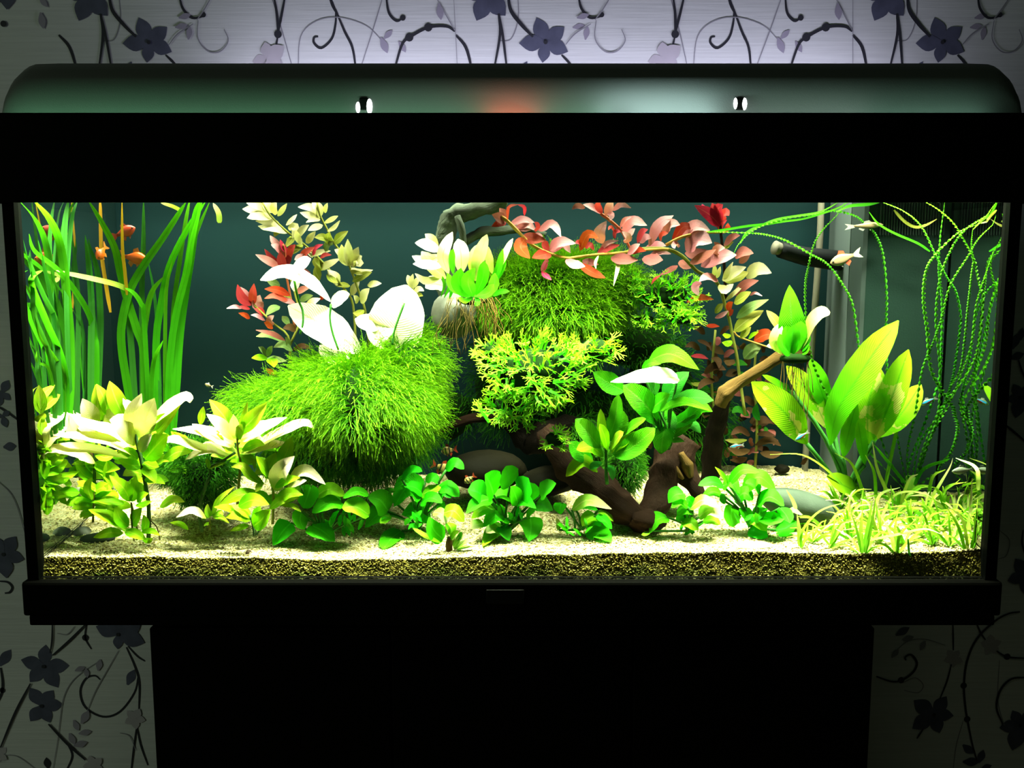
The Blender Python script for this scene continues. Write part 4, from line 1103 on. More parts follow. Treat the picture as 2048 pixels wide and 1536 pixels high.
# ------------------------------------------------------------------ driftwood
def limb(name, pxs, ys, w, mat, parent, rough=0.25, seed=0, sides=12, n=None):
    pts = [P(a, b, y) for (a, b), y in zip(pxs, ys)]
    s = S(ys[0]) / 2
    return tube(name, pts, [x * s for x in w], M[mat], parent, n=n or 9 * (len(pts) - 1), sides=sides, rough=rough, seed=seed)
dw = thing('driftwood', P(1285, 1050, 0.085), 'dark forked driftwood root standing on the sand right of the middle', 'driftwood')
limb('root', [(1095, 868), (1140, 925), (1190, 965), (1240, 1010), (1292, 1052)], [0.15, 0.115, 0.09, 0.075, 0.070], [54, 62, 62, 58, 40], 'wood_dark', dw, 0.35, 3)
limb('trunk', [(1362, 880), (1335, 935), (1318, 990), (1290, 1046)], [0.125, 0.11, 0.095, 0.075], [74, 70, 62, 52], 'wood_dark', dw, 0.4, 8)
limb('root', [(1345, 900), (1372, 945), (1394, 982), (1405, 1002)], [0.12, 0.11, 0.10, 0.095], [60, 44, 28, 12], 'wood_dark', dw, 0.45, 12)
limb('root', [(1262, 1030), (1300, 1042), (1330, 1040)], [0.066, 0.066, 0.07], [40, 46, 24], 'wood_dark', dw, 0.35, 15)
limb('splinter', [(1362, 905), (1372, 930), (1382, 955)], [0.098, 0.097, 0.097], [12, 22, 8], 'wood_twig', dw, 0.6, 17, 7)
limb('splinter', [(1346, 925), (1356, 945), (1366, 958)], [0.095, 0.094, 0.095], [8, 12, 5], 'wood_twig', dw, 0.6, 19, 7)
limb('branch', [(1420, 960), (1424, 900), (1438, 830), (1452, 785)], [0.19, 0.18, 0.15, 0.127], [36, 38, 32, 24], 'wood_black', dw, 0.4, 21)
tw = limb('twig', [(1440, 812), (1452, 786), (1476, 766), (1512, 744), (1552, 719), (1590, 710), (1618, 703)], [0.125, 0.122, 0.118, 0.112, 0.108, 0.106, 0.106], [22, 34, 25, 24, 23, 26, 18], 'wood_twig', dw, 0.22, 25)
for a, b, r in ((1460, 786, 9), (1478, 772, 7), (1452, 796, 6)):
    bm = bmesh.new(); bmesh.ops.create_icosphere(bm, subdivisions=2, radius=r * S(.12) / 1.6); bmesh.ops.translate(bm, verts=bm.verts, vec=P(a, b, 0.112)); bm_obj('knot', bm, M['wood_twig'], tw, True)
limb('branch', [(862, 866), (905, 850), (950, 836), (1010, 830)], [0.16, 0.165, 0.17, 0.18], [14, 17, 20, 22], 'wood_dark', dw, 0.3, 28, 8)
limb('branch', [(806, 860), (792, 910), (768, 946), (752, 962)], [0.14, 0.145, 0.15, 0.15], [26, 24, 22, 14], 'wood_dark', dw, 0.35, 31, 8)
limb('trunk', [(1010, 830), (1060, 880), (1095, 868), (1150, 850)], [0.20, 0.20, 0.18, 0.20], [30, 60, 50, 44], 'wood_black', dw, 0.35, 35)
ub = thing('driftwood', P(905, 620, 0.16), 'pale algae-grown branch rising behind the broad-leaved fern to the water surface', 'driftwood')
limb('trunk', [(902, 600), (886, 520), (889, 470), (905, 432), (935, 424), (975, 412), (1006, 396)], [0.17, 0.18, 0.18, 0.178, 0.178, 0.18, 0.185], [44, 46, 40, 36, 34, 36, 34], 'wood_pale', ub, 0.4, 41)
limb('branch', [(915, 432), (921, 450), (926, 472), (927, 500)], [0.165, 0.163, 0.163, 0.165], [12, 15, 13, 10], 'wood_pale', ub, 0.3, 43, 8)
limb('branch', [(930, 482), (966, 464), (1005, 461), (1050, 456), (1092, 470)], [0.185, 0.19, 0.195, 0.2, 0.2], [18, 22, 20, 18, 12], 'wood_pale', ub, 0.35, 45, 9)
bk = thing('bark_stump', P(158, 965, 0.12), 'tan ridged stump behind the lance-leaved plants at the left', 'driftwood')
for i in range(6):
    x = 136 + i * 9
    px_tube('ridge', [(x, 972), (x + 1, 940), (x, 905 - (i % 3) * 4)], 0.125, 0.125, [10, 10, 8], M['wood_twig'], bk, sides=6)

# ------------------------------------------------------------------ moss
def moss(name, label, blobs, n, mat, L=(16, 34), droop=0.5, cat='moss', seed=1, corem='moss_core', horiz=0.0):
    """blobs: (px, py, rx, ry, depth, depth radius): thousands of fine leafy strands grown from the blobs' skins"""
    rr = random.Random(seed)
    c0 = blobs[0]; t = thing(name, P(c0[0], c0[1] + c0[3], c0[4]), label, cat)
    bm = bmesh.new()
    for (px, py, rx, ry, y, ry_) in blobs:
        r = bmesh.ops.create_icosphere(bm, subdivisions=2, radius=1.0); s = S(y)
        for v in r['verts']: v.co *= 1 + 0.18 * noise.noise(v.co * 2.5 + Vector((px, py, 0)))
        bmesh.ops.scale(bm, verts=r['verts'], vec=(rx * s * 0.84, ry_ * 0.84, ry * s * 0.84))
        bmesh.ops.translate(bm, verts=r['verts'], vec=P(px, py, y))
    bm_obj('core', bm, M[corem], t, True)
    V = []; Fc = []; UV = []
    tot = sum(b[2] * b[3] for b in blobs)
    ELL = [(P(b[0], b[1], b[4]), Vector((b[2] * S(b[4]), b[5], b[3] * S(b[4])))) for b in blobs]
    W = sum(b[2] * b[3] for b in blobs); G = sum((q[0] * (b[2] * b[3]) for q, b in zip(ELL, blobs)), Vector()) / W
    GE = Vector([max(abs(q[0][k] - G[k]) + q[1][k] for q in ELL) for k in range(3)])
    for (px, py, rx, ry, y, ry_) in blobs:
        s = S(y); C = P(px, py, y); E = Vector((rx * s, ry_, ry * s))
        for _ in range(int(n * rx * ry / tot)):
            for _k in range(12):
                d = Vector((rr.gauss(0, 1), rr.gauss(0, 1), rr.gauss(0, 1))).normalized()
                p = C + Vector((d.x * E.x, d.y * E.y, d.z * E.z)) * rr.uniform(0.80, 1.0)
                if d.y < 0.35 and not any(((p.x - q[0].x) / q[1].x) ** 2 + ((p.y - q[0].y) / q[1].y) ** 2 + ((p.z - q[0].z) / q[1].z) ** 2 < 0.62 for q in ELL): break
            nrm = Vector((d.x / E.x, d.y / E.y, d.z / E.z)).normalized()
            gl = Vector(((p.x - G.x) / GE.x, (p.y - G.y) / GE.y, (p.z - G.z) / GE.z)).normalized()
            l = rr.uniform(*L) * s
            side = 1 if d.x + gl.x > 0 else -1
            lump = noise.noise_vector(p * 28) * 0.55
            g = (nrm * 0.35 + gl * 0.55 + lump + Vector((rr.gauss(0, .28) + horiz * side, rr.gauss(0, .25) - 0.15, rr.gauss(0, .28) + 0.05))).normalized()
            ax = g.cross(Vector((rr.gauss(0, 1), rr.gauss(0, 1), rr.gauss(0, 1)))).normalized()
            shade = min(1, max(0, rr.gauss(0.5, 0.28)))
            pts = []; q = p.copy(); k = 7
            for i in range(k + 1):
                pts.append(q.copy()); q = q + g * (l / k)
                g = (g + Vector((0, 0, -droop * 0.22)) + ax * 0.10).normalized()
            if pts[-1].y > YB - 0.003 or pts[0].y > YB - 0.003: continue
            w = 0.00046 * rr.uniform(0.8, 1.4)
            for i in range(k):
                a, b = pts[i], pts[i + 1]; f = i / k
                vw = (CAMP - a).normalized(); sd = (b - a).cross(vw)
                sd = sd.normalized() * w * (1.15 - 0.7 * f)
                o = len(V)
                V += [a - sd, a + sd, b]; UV += [(f, shade)] * 2 + [((i + 1) / k, shade)]; Fc.append((o, o + 1, o + 2))
                # a pair of tiny side leaves
                m = a.lerp(b, 0.5); ll = min(l * 0.13, 0.0021) * (1.2 - 0.6 * f); dn = (b - a).normalized(); sn = sd.normalized()
                for sg in (-1, 1):
                    o = len(V); tip = m + dn * ll * 1.1 + sn * ll * 0.55 * sg + vw * ll * rr.uniform(-.5, .5)
                    V += [m - dn * ll * 0.16, m + dn * ll * 0.2, tip]; UV += [(f, shade)] * 2 + [(min(1, f + 0.3), shade)]; Fc.append((o, o + 1, o + 2))
    o = mesh_obj('strands', V, Fc, M[mat], t, smooth=False, uvs=UV); o['kind'] = 'stuff'
    return t
moss('moss_mound', 'big feathery bright moss mound left of the middle, covering the slope under the pale leaves',
     [(730, 806, 118, 98, 0.120, 0.072), (826, 722, 50, 56, 0.138, 0.045), (612, 822, 98, 70, 0.125, 0.062), (525, 812, 56, 42, 0.145, 0.05), (806, 808, 60, 64, 0.115, 0.055), (668, 760, 66, 40, 0.128, 0.05)], 10500, 'moss', (26, 66), 0.55, seed=3, horiz=0.5)
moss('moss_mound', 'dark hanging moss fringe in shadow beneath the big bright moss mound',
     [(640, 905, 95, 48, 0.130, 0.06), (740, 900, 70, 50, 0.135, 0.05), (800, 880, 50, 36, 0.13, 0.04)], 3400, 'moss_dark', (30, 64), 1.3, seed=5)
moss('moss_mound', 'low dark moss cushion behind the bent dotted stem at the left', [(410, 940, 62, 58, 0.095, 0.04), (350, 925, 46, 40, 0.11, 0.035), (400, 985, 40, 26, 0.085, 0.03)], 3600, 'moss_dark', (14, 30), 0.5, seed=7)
moss('moss_mound', 'hazy fine moss carpet on the ridge under the red arching stem', [(1110, 575, 112, 56, 0.185, 0.045), (1020, 600, 70, 56, 0.19, 0.04), (1200, 575, 66, 54, 0.19, 0.04), (1125, 622, 105, 34, 0.17, 0.04)], 6500, 'moss', (28, 60), 0.35, seed=9)
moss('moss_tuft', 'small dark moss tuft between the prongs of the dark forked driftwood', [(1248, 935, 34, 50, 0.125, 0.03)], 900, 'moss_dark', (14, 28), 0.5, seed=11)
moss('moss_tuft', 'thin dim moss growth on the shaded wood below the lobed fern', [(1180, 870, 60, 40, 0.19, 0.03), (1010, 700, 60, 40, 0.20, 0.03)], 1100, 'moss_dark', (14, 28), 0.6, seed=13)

moss('moss_mound', 'nearly black mass added to darken the back behind the ferns and the crinkled plant', [(1320, 770, 80, 95, 0.222, 0.02), (1270, 690, 90, 50, 0.222, 0.02), (1120, 655, 170, 34, 0.215, 0.025), (1000, 770, 60, 110, 0.222, 0.02), (900, 830, 60, 60, 0.222, 0.02), (1150, 830, 120, 70, 0.226, 0.018), (1400, 850, 70, 80, 0.226, 0.018)], 3000, 'moss_dark', (16, 34), 0.8, seed=15)  # added behind the ferns to make the gaps dark
# ------------------------------------------------------------------ forked lobed ferns
def lace_meshes(k=9):
    out = []
    for j in range(k):
        rr = random.Random(50 + j); V = []; Fc = []; UV = []
        def rib(p, ang, L, w, t0, depth):
            n = 3; z = 0.0; pts = []; a = ang; q = Vector(p)
            for i in range(n + 1):
                pts.append((q.copy(), a)); a += rr.uniform(-.16, .16)
                q = q + Vector((math.cos(a), math.sin(a), rr.uniform(-.25, .25))) * (L / n)
            o = len(V)
            for i, (c, b) in enumerate(pts):
                ww = w * (1 - 0.35 * i / n) if depth < 2 else w * (1 - 0.75 * i / n)
                sx = Vector((-math.sin(b), math.cos(b), 0)) * ww
                V.extend([c - sx, c + sx]); tt = t0 + (i / n) * (1 - t0) * (0.6 if depth < 2 else 1)
                UV.extend([(0.15, tt), (0.85, tt)])
            for i in range(n): Fc.append((o + 2 * i, o + 2 * i + 1, o + 2 * i + 3, o + 2 * i + 2))
            if depth < 2:
                for s in ((-1, 0, 1) if depth == 0 else (-1, 1)):
                    rib(pts[-1][0], pts[-1][1] + s * rr.uniform(.45, .8), L * rr.uniform(.42, .68), w * 0.72, t0 + (1 - t0) * 0.5, depth + 1)
                if depth == 0:
                    for s in (-1, 1):
                        rib(pts[2][0], pts[2][1] + s * rr.uniform(.7, 1.0), L * rr.uniform(.35, .5), w * 0.6, t0 + 0.35, 2)
        rib((0, 0, 0), 0, 0.45, 0.055, 0.0, 0)
        me = bpy.data.meshes.new('frond'); me.from_pydata([tuple(v) for v in V], [], Fc)
        ul = me.uv_layers.new(name='UVMap')
        for lp in me.loops: ul.data[lp.index].uv = UV[lp.vertex_index]
        me.polygons.foreach_set('use_smooth', [True] * len(me.polygons)); me.materials.append(M['lace']); out.append(me)
    return out
LACE = lace_meshes()
def lace_fern(label, blobs, n, L, seed=1, down=0.0):
    rr = random.Random(seed); c0 = blobs[0]
    t = thing('lobed_fern', P(c0[0], c0[1] + c0[3] * .8, c0[4]), label, 'aquarium fern')
    bm = bmesh.new()
    for (px, py, rx, ry, y, d_) in blobs:
        r = bmesh.ops.create_icosphere(bm, subdivisions=2, radius=1.0); s = S(y)
        bmesh.ops.scale(bm, verts=r['verts'], vec=(rx * s * .5, d_ * .5, ry * s * .5)); bmesh.ops.translate(bm, verts=r['verts'], vec=P(px, py, y + d_ * .2))
    bm_obj('rhizome', bm, M['moss_core'], t, True)
    tot = sum(b[2] * b[3] for b in blobs)
    for (px, py, rx, ry, y, d_) in blobs:
        s = S(y); C = P(px, py, y)
        for _ in range(int(n * rx * ry / tot)):
            while True:
                d = Vector((rr.gauss(0, 1), rr.gauss(-0.35, .8), rr.gauss(0.12, 1))).normalized()
                if d.y < 0.3: break
            l = rr.uniform(*L) * s
            e = C + Vector((d.x * rx * s, d.y * d_, d.z * ry * s)) * rr.uniform(0.45, 1.0) ** 0.5
            ax = (d + Vector((rr.gauss(0, .35), rr.gauss(0, .3) - .1, rr.gauss(0, .35) + 0.1))).normalized()
            base = e - ax * l * 0.75
            up = (Vector((0, -0.5, 0.85)) + Vector((rr.gauss(0, .5), rr.gauss(0, .4), rr.gauss(0, .3)))).normalized()
            zz = (up - ax * up.dot(ax)).normalized(); yy = zz.cross(ax)
            o = bpy.data.objects.new('frond', LACE[rr.randrange(len(LACE))]); COL.objects.link(o); o.parent = t
            m = Matrix((ax * l, yy * l, zz * l)).transposed().to_4x4(); m.translation = base - t.location
            o.matrix_local = m
    return t
lace_fern('large lobed fern ball with lime forked tips in the middle of the tank', [(1070, 740, 128, 92, 0.070, 0.055), (1190, 700, 62, 48, 0.085, 0.04), (985, 700, 48, 36, 0.09, 0.035), (1030, 810, 88, 50, 0.075, 0.04), (1110, 878, 42, 30, 0.075, 0.03)], 285, (40, 66), 4)
lace_fern('smaller lobed fern below the pink and red leaves, right of the hazy moss', [(1325, 590, 104, 56, 0.160, 0.04), (1250, 560, 46, 36, 0.165, 0.03), (1360, 635, 60, 28, 0.15, 0.03), (1290, 640, 40, 20, 0.155, 0.03)], 190, (34, 56), 6)

# ------------------------------------------------------------------ broad-leaved fern on the boulder with hanging roots
f = plant('broad_leaf_fern', 'broad-leaved fern with cream upper leaves and brown roots hanging over the grey boulder', 'aquarium fern', (945, 600), '''
892,556 866,535 843,503 34 fern_pale sword
880,500 852,490 830,486 24 white_leaf lance
876,498 862,480 850,468 22 cream lance
882,512 848,522 824,512 22 white_leaf lance
884,532 850,530 826,528 20 white_leaf lance
880,556 850,562 830,547 16 cream lance
897,548 886,510 905,464 24 white_leaf sword r0.2
922,548 922,510 916,478 32 white_leaf sword r0.2
906,548 904,522 907,498 16 fern
950,562 957,520 974,469 26 fern_pale sword r0.3
946,556 948,520 958,488 24 fern_pale sword r0.3
985,548 978,520 971,489 18 fern_pale sword
984,562 1006,518 1026,477 16 fern_pale sword
974,577 996,540 1006,498 14 fern
986,566 1000,545 1012,520 14 fern
942,592 918,565 922,536 36 fern lance r0.2 @0.100
946,593 936,562 950,536 28 fern lance r0.2 @0.095
952,590 966,555 968,522 24 fern sword r0.2 @0.095
944,592 906,576 895,546 18 fern sword @0.105
956,592 986,576 990,546 24 fern sword @0.10
946,592 976,587 988,568 20 fern sword @0.095
986,592 1000,584 1019,583 12 fern
945,594 930,602 916,597 13 fern @0.09
950,594 956,604 950,612 12 fern @0.09
886,572 868,568 851,576 30 white_leaf oval
888,596 902,566 894,545 9 fern
882,594 890,570 885,552 8 fern
898,600 906,575 902,556 9 fern
''', y=0.125, spread=0.03, shape='sword')
bm = bmesh.new(); r_ = bmesh.ops.create_icosphere(bm, subdivisions=2, radius=1.0); bmesh.ops.scale(bm, verts=bm.verts, vec=(0.018, 0.012, 0.006)); bmesh.ops.translate(bm, verts=bm.verts, vec=P(945, 600, 0.122)); bm_obj('rhizome', bm, M['moss_core'], f, True)
for i in range(52):
    a = R.uniform(0, 1); x0 = 895 + 95 * a + R.uniform(-4, 4); x1 = x0 + (a - 0.45) * 46 + R.uniform(-10, 10); L = R.uniform(35, 120)
    y0 = R.uniform(0.100, 0.125)
    tube('root', [P(x0, 595, y0), P(x0 * .7 + x1 * .3 + R.uniform(-9, 9), 597 + L * .3, y0 - 0.006), P(x0 * .35 + x1 * .65 + R.uniform(-11, 11), 597 + L * .65, y0 - 0.009), P(x1 + R.uniform(-6, 6), 597 + L, y0 - 0.010)], 0.00030 * R.uniform(.7, 1.4), M['root' if a < 0.55 else 'root_tan'], f, n=9, sides=4)

# ------------------------------------------------------------------ big overlit leaves left of the middle, the glare put into their colour
p = plant('pale_broad_leaf_plant', 'plant with huge overlit white leaves above the big moss mound', 'aquarium plant', (700, 720), '''
661,603 622,568 572,546 521,560 34 white_leaf sword r0.9
663,610 682,597 699,588 24 white_leaf oval r0.6
590,552 592,570 588,583 20 white_leaf lance
580,546 600,532 622,518 26 white_leaf sword r0.7
724,706 655,656 576,611 72 white_leaf belly r0.5
778,694 796,640 813,570 100 white_leaf oval r0.3
756,648 735,648 710,638 34 white_leaf oval
772,692 750,670 734,640 34 white_leaf oval
640,690 665,712 700,716 40 white_leaf belly
745,690 762,664 790,650 40 white_leaf belly
''', y=0.125, spread=0.03, shape='sword')
for q in ([(677, 700), (665, 665), (660, 637), (662, 608)], [(600, 668), (606, 645), (605, 620), (597, 600), (588, 560)], [(785, 690), (787, 668), (796, 640), (809, 606)]):
    px_tube('stalk', q, 0.105, 0.10, 4.5, M['stem_green'], p, sides=6)
# ------------------------------------------------------------------ cream and red small-leaved stems, left
p = plant('small_leaf_stem_plant', 'cream-tipped small-leaved stem leaning in from the surface, leftmost of the pale stems', 'aquarium plant', (708, 650), '''
540,430 510,420 485,418 20 cream
545,436 515,432 494,436 20 cream
535,420 515,412 493,406 16 cream
545,425 535,412 528,402 20 cream
550,430 548,415 553,403 16 cream
555,432 565,420 574,407 11 cream
560,450 540,445 511,442 16 cream
565,456 535,456 516,452 16 cream
572,450 585,440 594,429 10 cream
575,466 550,460 528,458 12 cream
566,455 556,462 548,473 16 olive
576,455 590,456 585,477 18 cream
585,470 583,480 570,495 16 olive
605,488 594,475 591,460 15 cream
592,476 605,460 618,450 15 cream
612,486 622,475 631,463 14 cream
606,490 590,500 577,511 15 olive
612,492 618,505 625,516 9 cream
620,512 640,505 661,502 12 cream
650,540 632,526 629,514 20 olive
640,560 632,545 631,529 20 olive
680,566 670,556 654,539 24 cream
640,536 655,530 681,517 16 cream
700,572 686,570 671,572 12 olive
702,590 710,576 719,561 16 cream
655,548 664,560 676,566 14 olive
690,580 678,590 668,588 12 olive
''', y=0.185, spread=0.02, roll=None)
stem(p, [(712, 690), (706, 610), (690, 580), (655, 535), (612, 492), (590, 476), (568, 458), (540, 430), (525, 405)], 0.185, 0.18, 5, 'stem_olive')
p = plant('small_leaf_stem_plant', 'pale small-leaved stem with a cream rosette, right of the leftmost pale stem', 'aquarium plant', (735, 660), '''
640,440 620,432 600,425 16 cream
640,426 620,415 596,414 16 cream
640,436 635,416 624,404 22 cream
650,426 652,415 655,406 9 cream
640,440 625,440 612,445 9 cream
648,446 665,438 676,432 10 cream
655,462 670,455 680,441 10 cream
645,450 630,455 616,461 14 cream
660,480 645,475 629,475 16 olive
668,486 680,475 696,462 18 olive
665,490 655,476 660,464 16 olive
650,502 655,490 666,484 15 greyleaf
700,530 685,512 683,489 22 cream
700,530 695,505 695,478 20 cream
700,530 710,510 717,494 18 cream
700,530 715,520 724,512 22 cream
698,530 680,506 669,499 14 cream
700,526 716,525 713,532 20 cream
702,536 720,545 746,540 14 cream
700,540 712,545 726,546 9 olive
705,563 725,552 744,544 16 olive
735,570 748,568 763,567 14 cream
722,606 730,590 739,577 20 cream
715,606 712,598 707,591 12 cream
728,620 716,628 706,626 14 olive
''', y=0.175, spread=0.02)
stem(p, [(738, 690), (730, 620), (718, 585), (704, 545), (690, 515), (668, 486), (655, 460), (640, 430), (634, 405)], 0.178, 0.172, 5, 'stem_olive')
p = plant('small_leaf_stem_plant', 'loose cream-leaved shoot between the huge white leaf and the boulder', 'aquarium plant', (828, 630), '''
825,576 818,560 815,550 14 cream
826,576 834,562 842,556 12 cream
824,580 812,574 806,576 10 olive
828,584 838,578 848,582 12 cream
830,596 838,590 846,592 10 olive
826,574 822,562 826,548 12 cream
''', y=0.15, spread=0.015)
stem(p, [(832, 640), (830, 610), (826, 575)], 0.15, 0.15, 4, 'stem_olive')
p = plant('red_stem_plant', 'red-leaved shoot below the pale stems, half behind the huge white leaf', 'aquarium plant', (585, 640), '''
562,536 535,521 511,509 16 pink
566,536 545,520 529,498 14 red
570,541 562,520 560,503 18 red r0.2
566,501 550,486 540,471 15 pink
576,506 566,495 560,479 12 crimson
571,516 555,496 542,489 15 pink
576,521 582,500 591,489 15 red
600,521 611,505 631,494 14 red
621,516 601,515 589,520 15 pink
640,516 650,510 663,510 9 red
626,511 632,496 646,489 10 crimson
621,546 601,545 584,551 18 mauve
566,536 577,520 582,505 14 red
''', y=0.16, spread=0.02)
stem(p, [(590, 660), (582, 600), (572, 545), (570, 505), (566, 488)], 0.165, 0.16, 5, 'stem_red')
p = plant('red_stem_plant', 'slanting red-tipped stem with a cup-shaped red tip, left of the huge white leaves', 'aquarium plant', (580, 740), '''
505,609 484,596 475,569 20 red r0.2
505,609 506,590 508,567 17 red r0.2
500,606 490,590 481,574 18 pink r0.4
484,616 470,614 453,617 9 pink
500,618 488,615 476,613 8 red
500,636 490,631 477,626 11 orange
530,641 515,632 502,630 9 pink
525,621 514,606 520,590 24 pink r0.3
530,631 520,622 509,618 14 red
545,651 540,640 548,631 15 pink
546,656 535,650 528,645 13 orange
570,681 545,668 512,660 11 mauve
570,683 540,669 512,673 16 greyleaf
580,591 555,580 529,578 16 orange
582,596 560,588 544,582 12 olive
575,601 550,592 529,597 12 red
590,606 570,600 554,597 12 pink
560,613 545,618 532,631 16 greyleaf
580,646 570,640 564,632 16 greyleaf
592,661 580,655 566,657 16 brownleaf
585,701 565,690 547,695 16 greyleaf
578,696 575,685 571,674 12 greyleaf
585,701 605,692 624,698 12 brownleaf
535,713 525,700 517,694 12 greyleaf
535,713 540,700 545,692 12 greyleaf
535,716 518,715 503,716 14 hygro_low
535,716 550,720 573,722 16 greyleaf
540,716 545,725 548,735 22 hygro_low
555,746 543,745 531,737 14 orange
575,736 590,725 601,717 22 greyleaf
612,613 625,605 641,597 16 cream
640,599 645,594 651,592 9 orange
600,601 612,595 626,591 14 greyleaf
590,586 605,580 621,574 14 mauve
560,571 545,565 534,562 16 greyleaf
''', y=0.150, spread=0.025)
stem(p, [(578, 760), (580, 715), (576, 672), (549, 649), (526, 627), (507, 609)], 0.155, 0.148, 5, 'stem_olive'); stem(p, [(580, 690), (600, 640), (592, 595), (578, 548)], 0.155, 0.15, 5, 'stem_olive')
# ------------------------------------------------------------------ red stems on the right
p = plant('red_stem_plant', 'long red-leaved stem arching level below the surface over the hazy moss', 'aquarium plant', (1300, 500), '''
1015,441 1018,415 1036,409 7 red
1049,431 1048,415 1035,409 8 crimson
1012,441 1000,436 984,429 22 mauve
1015,441 1005,426 999,416 16 mauve
1012,443 1000,446 983,453 16 orange
1020,449 1045,440 1069,445 16 pink r0.7
1030,456 1055,450 1071,461 16 pink r0.7
1025,451 1045,460 1061,460 9 pink
1072,463 1074,452 1069,444 12 red
1077,461 1104,450 1122,474 20 pink r0.7
1062,473 1075,470 1086,473 10 pink
1045,471 1065,478 1092,480 24 orange
1050,476 1041,495 1060,517 28 orange r0.2
1100,506 1085,510 1064,516 24 orange
1098,501 1088,490 1084,484 18 red
1095,516 1088,535 1084,546 12 red
1086,542 1091,552 1103,560 12 crimson
1098,501 1120,486 1152,487 24 pink r0.8
1100,506 1125,490 1141,506 20 pink r0.8
1160,501 1175,470 1197,476 20 orange r0.3
1165,496 1158,486 1151,487 12 red
1170,496 1180,490 1188,501 12 red
1132,519 1150,530 1170,533 20 pink r0.6
1155,526 1185,545 1211,556 18 orange
1165,521 1180,525 1197,529 16 mauve
1197,511 1191,525 1192,537 6 cream
1237,509 1236,535 1227,572 9 cream
1222,515 1248,520 1276,520 24 mauve
1195,506 1215,496 1239,490 16 red
1200,501 1215,486 1237,481 10 pink
1290,512 1305,520 1326,520 30 mauve
1255,508 1268,498 1280,488 16 pink
1262,506 1275,500 1292,502 14 orange
''', y=0.135, spread=0.025, roll=None)
stem(p, [(1000, 432), (1014, 441), (1042, 469), (1064, 490), (1102, 508), (1133, 516), (1156, 514), (1195, 509), (1237, 506), (1266, 502), (1300, 499), (1337, 498)], 0.13, 0.135, 7, 'stem_orange')
p = plant('red_stem_plant', 'pink-leaved red stem slanting down from the surface between the arching stem and the crimson tip', 'aquarium plant', (1262, 490), '''
1205,426 1185,415 1166,409 15 pink r0.8
1170,416 1155,412 1144,419 12 mauve
1205,426 1195,412 1200,402 14 red
1210,431 1220,415 1226,402 20 pink
1215,426 1222,430 1220,441 14 pink
1225,421 1242,410 1262,416 12 pink
1205,487 1199,466 1213,442 24 pink r0.3
1240,456 1250,440 1263,434 10 pink
1245,466 1266,444 1294,451 24 pink r0.8
1248,472 1258,468 1270,457 20 pink r0.7
1230,463 1222,455 1217,460 8 red
1228,477 1232,465 1241,464 12 red
1250,486 1256,475 1244,463 16 pink
''', y=0.140, spread=0.02)
stem(p, [(1193, 395), (1200, 424), (1213, 435), (1232, 451), (1246, 466), (1254, 484), (1262, 500)], 0.14, 0.14, 7, 'stem_red')
p = plant('red_stem_plant', 'densest pink-leaved stem, its olive stalk descending left of the small twig fern', 'aquarium plant', (1490, 790), '''
1298,492 1318,450 1347,431 24 pink r0.7
1325,471 1341,450 1360,450 22 pink r0.7
1275,486 1285,465 1296,459 14 red
1280,486 1290,475 1305,475 16 pink
1320,481 1325,470 1336,467 12 red
1345,486 1365,455 1387,455 20 orange
1365,471 1390,452 1420,461 24 pink r0.6
1372,502 1395,480 1424,486 40 pink r0.7
1360,491 1350,489 1350,497 14 pink
1290,496 1315,490 1332,492 16 pink r0.9
1300,509 1320,505 1342,508 14 pink r0.9
1370,506 1400,510 1427,505 24 mauve
1380,526 1405,515 1432,499 20 mauve
1402,532 1440,515 1473,510 34 pink r0.7
1430,511 1435,498 1450,496 18 pink
1470,511 1485,505 1507,507 24 mauve
1478,526 1490,515 1502,499 16 mauve
1355,531 1340,540 1319,551 12 mauve
1320,551 1310,558 1303,569 7 red
1360,521 1370,530 1384,536 22 mauve
1436,561 1415,555 1399,563 18 pink
1400,563 1392,575 1399,592 18 pink
1425,556 1430,540 1428,528 10 cream
1432,556 1438,545 1441,533 10 cream
1448,559 1455,545 1466,524 12 cream
1445,561 1466,545 1492,534 24 cream r0.5
1450,563 1475,555 1497,544 28 olive
1493,556 1515,538 1543,546 28 cream r0.5
1470,591 1490,570 1517,561 20 mauve
1438,570 1452,580 1467,568 20 cream
1450,602 1470,585 1494,562 9 cream
1468,606 1485,595 1502,584 20 olive
1500,591 1510,586 1524,592 6 pink
1374,604 1400,595 1427,599 14 orange
1455,621 1460,610 1466,604 14 orange
1455,631 1462,625 1467,619 12 orange
1430,626 1440,615 1446,607 14 olive
1430,636 1445,630 1457,621 10 pink
1473,636 1500,615 1537,599 20 greyleaf
1468,662 1495,640 1527,621 28 olive r0.5
1508,682 1530,670 1547,671 26 orange
1480,673 1492,665 1502,654 16 olive
1497,677 1507,670 1517,664 10 hygro_low
1460,669 1452,672 1445,670 12 hygro_low
1462,681 1455,688 1444,685 14 hygro_low
1488,717 1505,700 1522,694 28 greyleaf
''', y=0.150, spread=0.03)
stem(p, [(1262, 501), (1300, 497), (1337, 499), (1364, 512), (1382, 530), (1395, 543), (1423, 556), (1437, 570), (1444, 588), (1451, 614), (1459, 641), (1466, 678), (1473, 709), (1480, 760), (1490, 830)], 0.14, 0.165, 8, 'stem_olive')
stem(p, [(1468, 662), (1475, 672), (1500, 682), (1545, 697)], 0.148, 0.145, 4, 'stem_orange'); stem(p, [(1332, 490), (1364, 474), (1402, 466), (1440, 464)], 0.14, 0.14, 7, 'stem_orange')
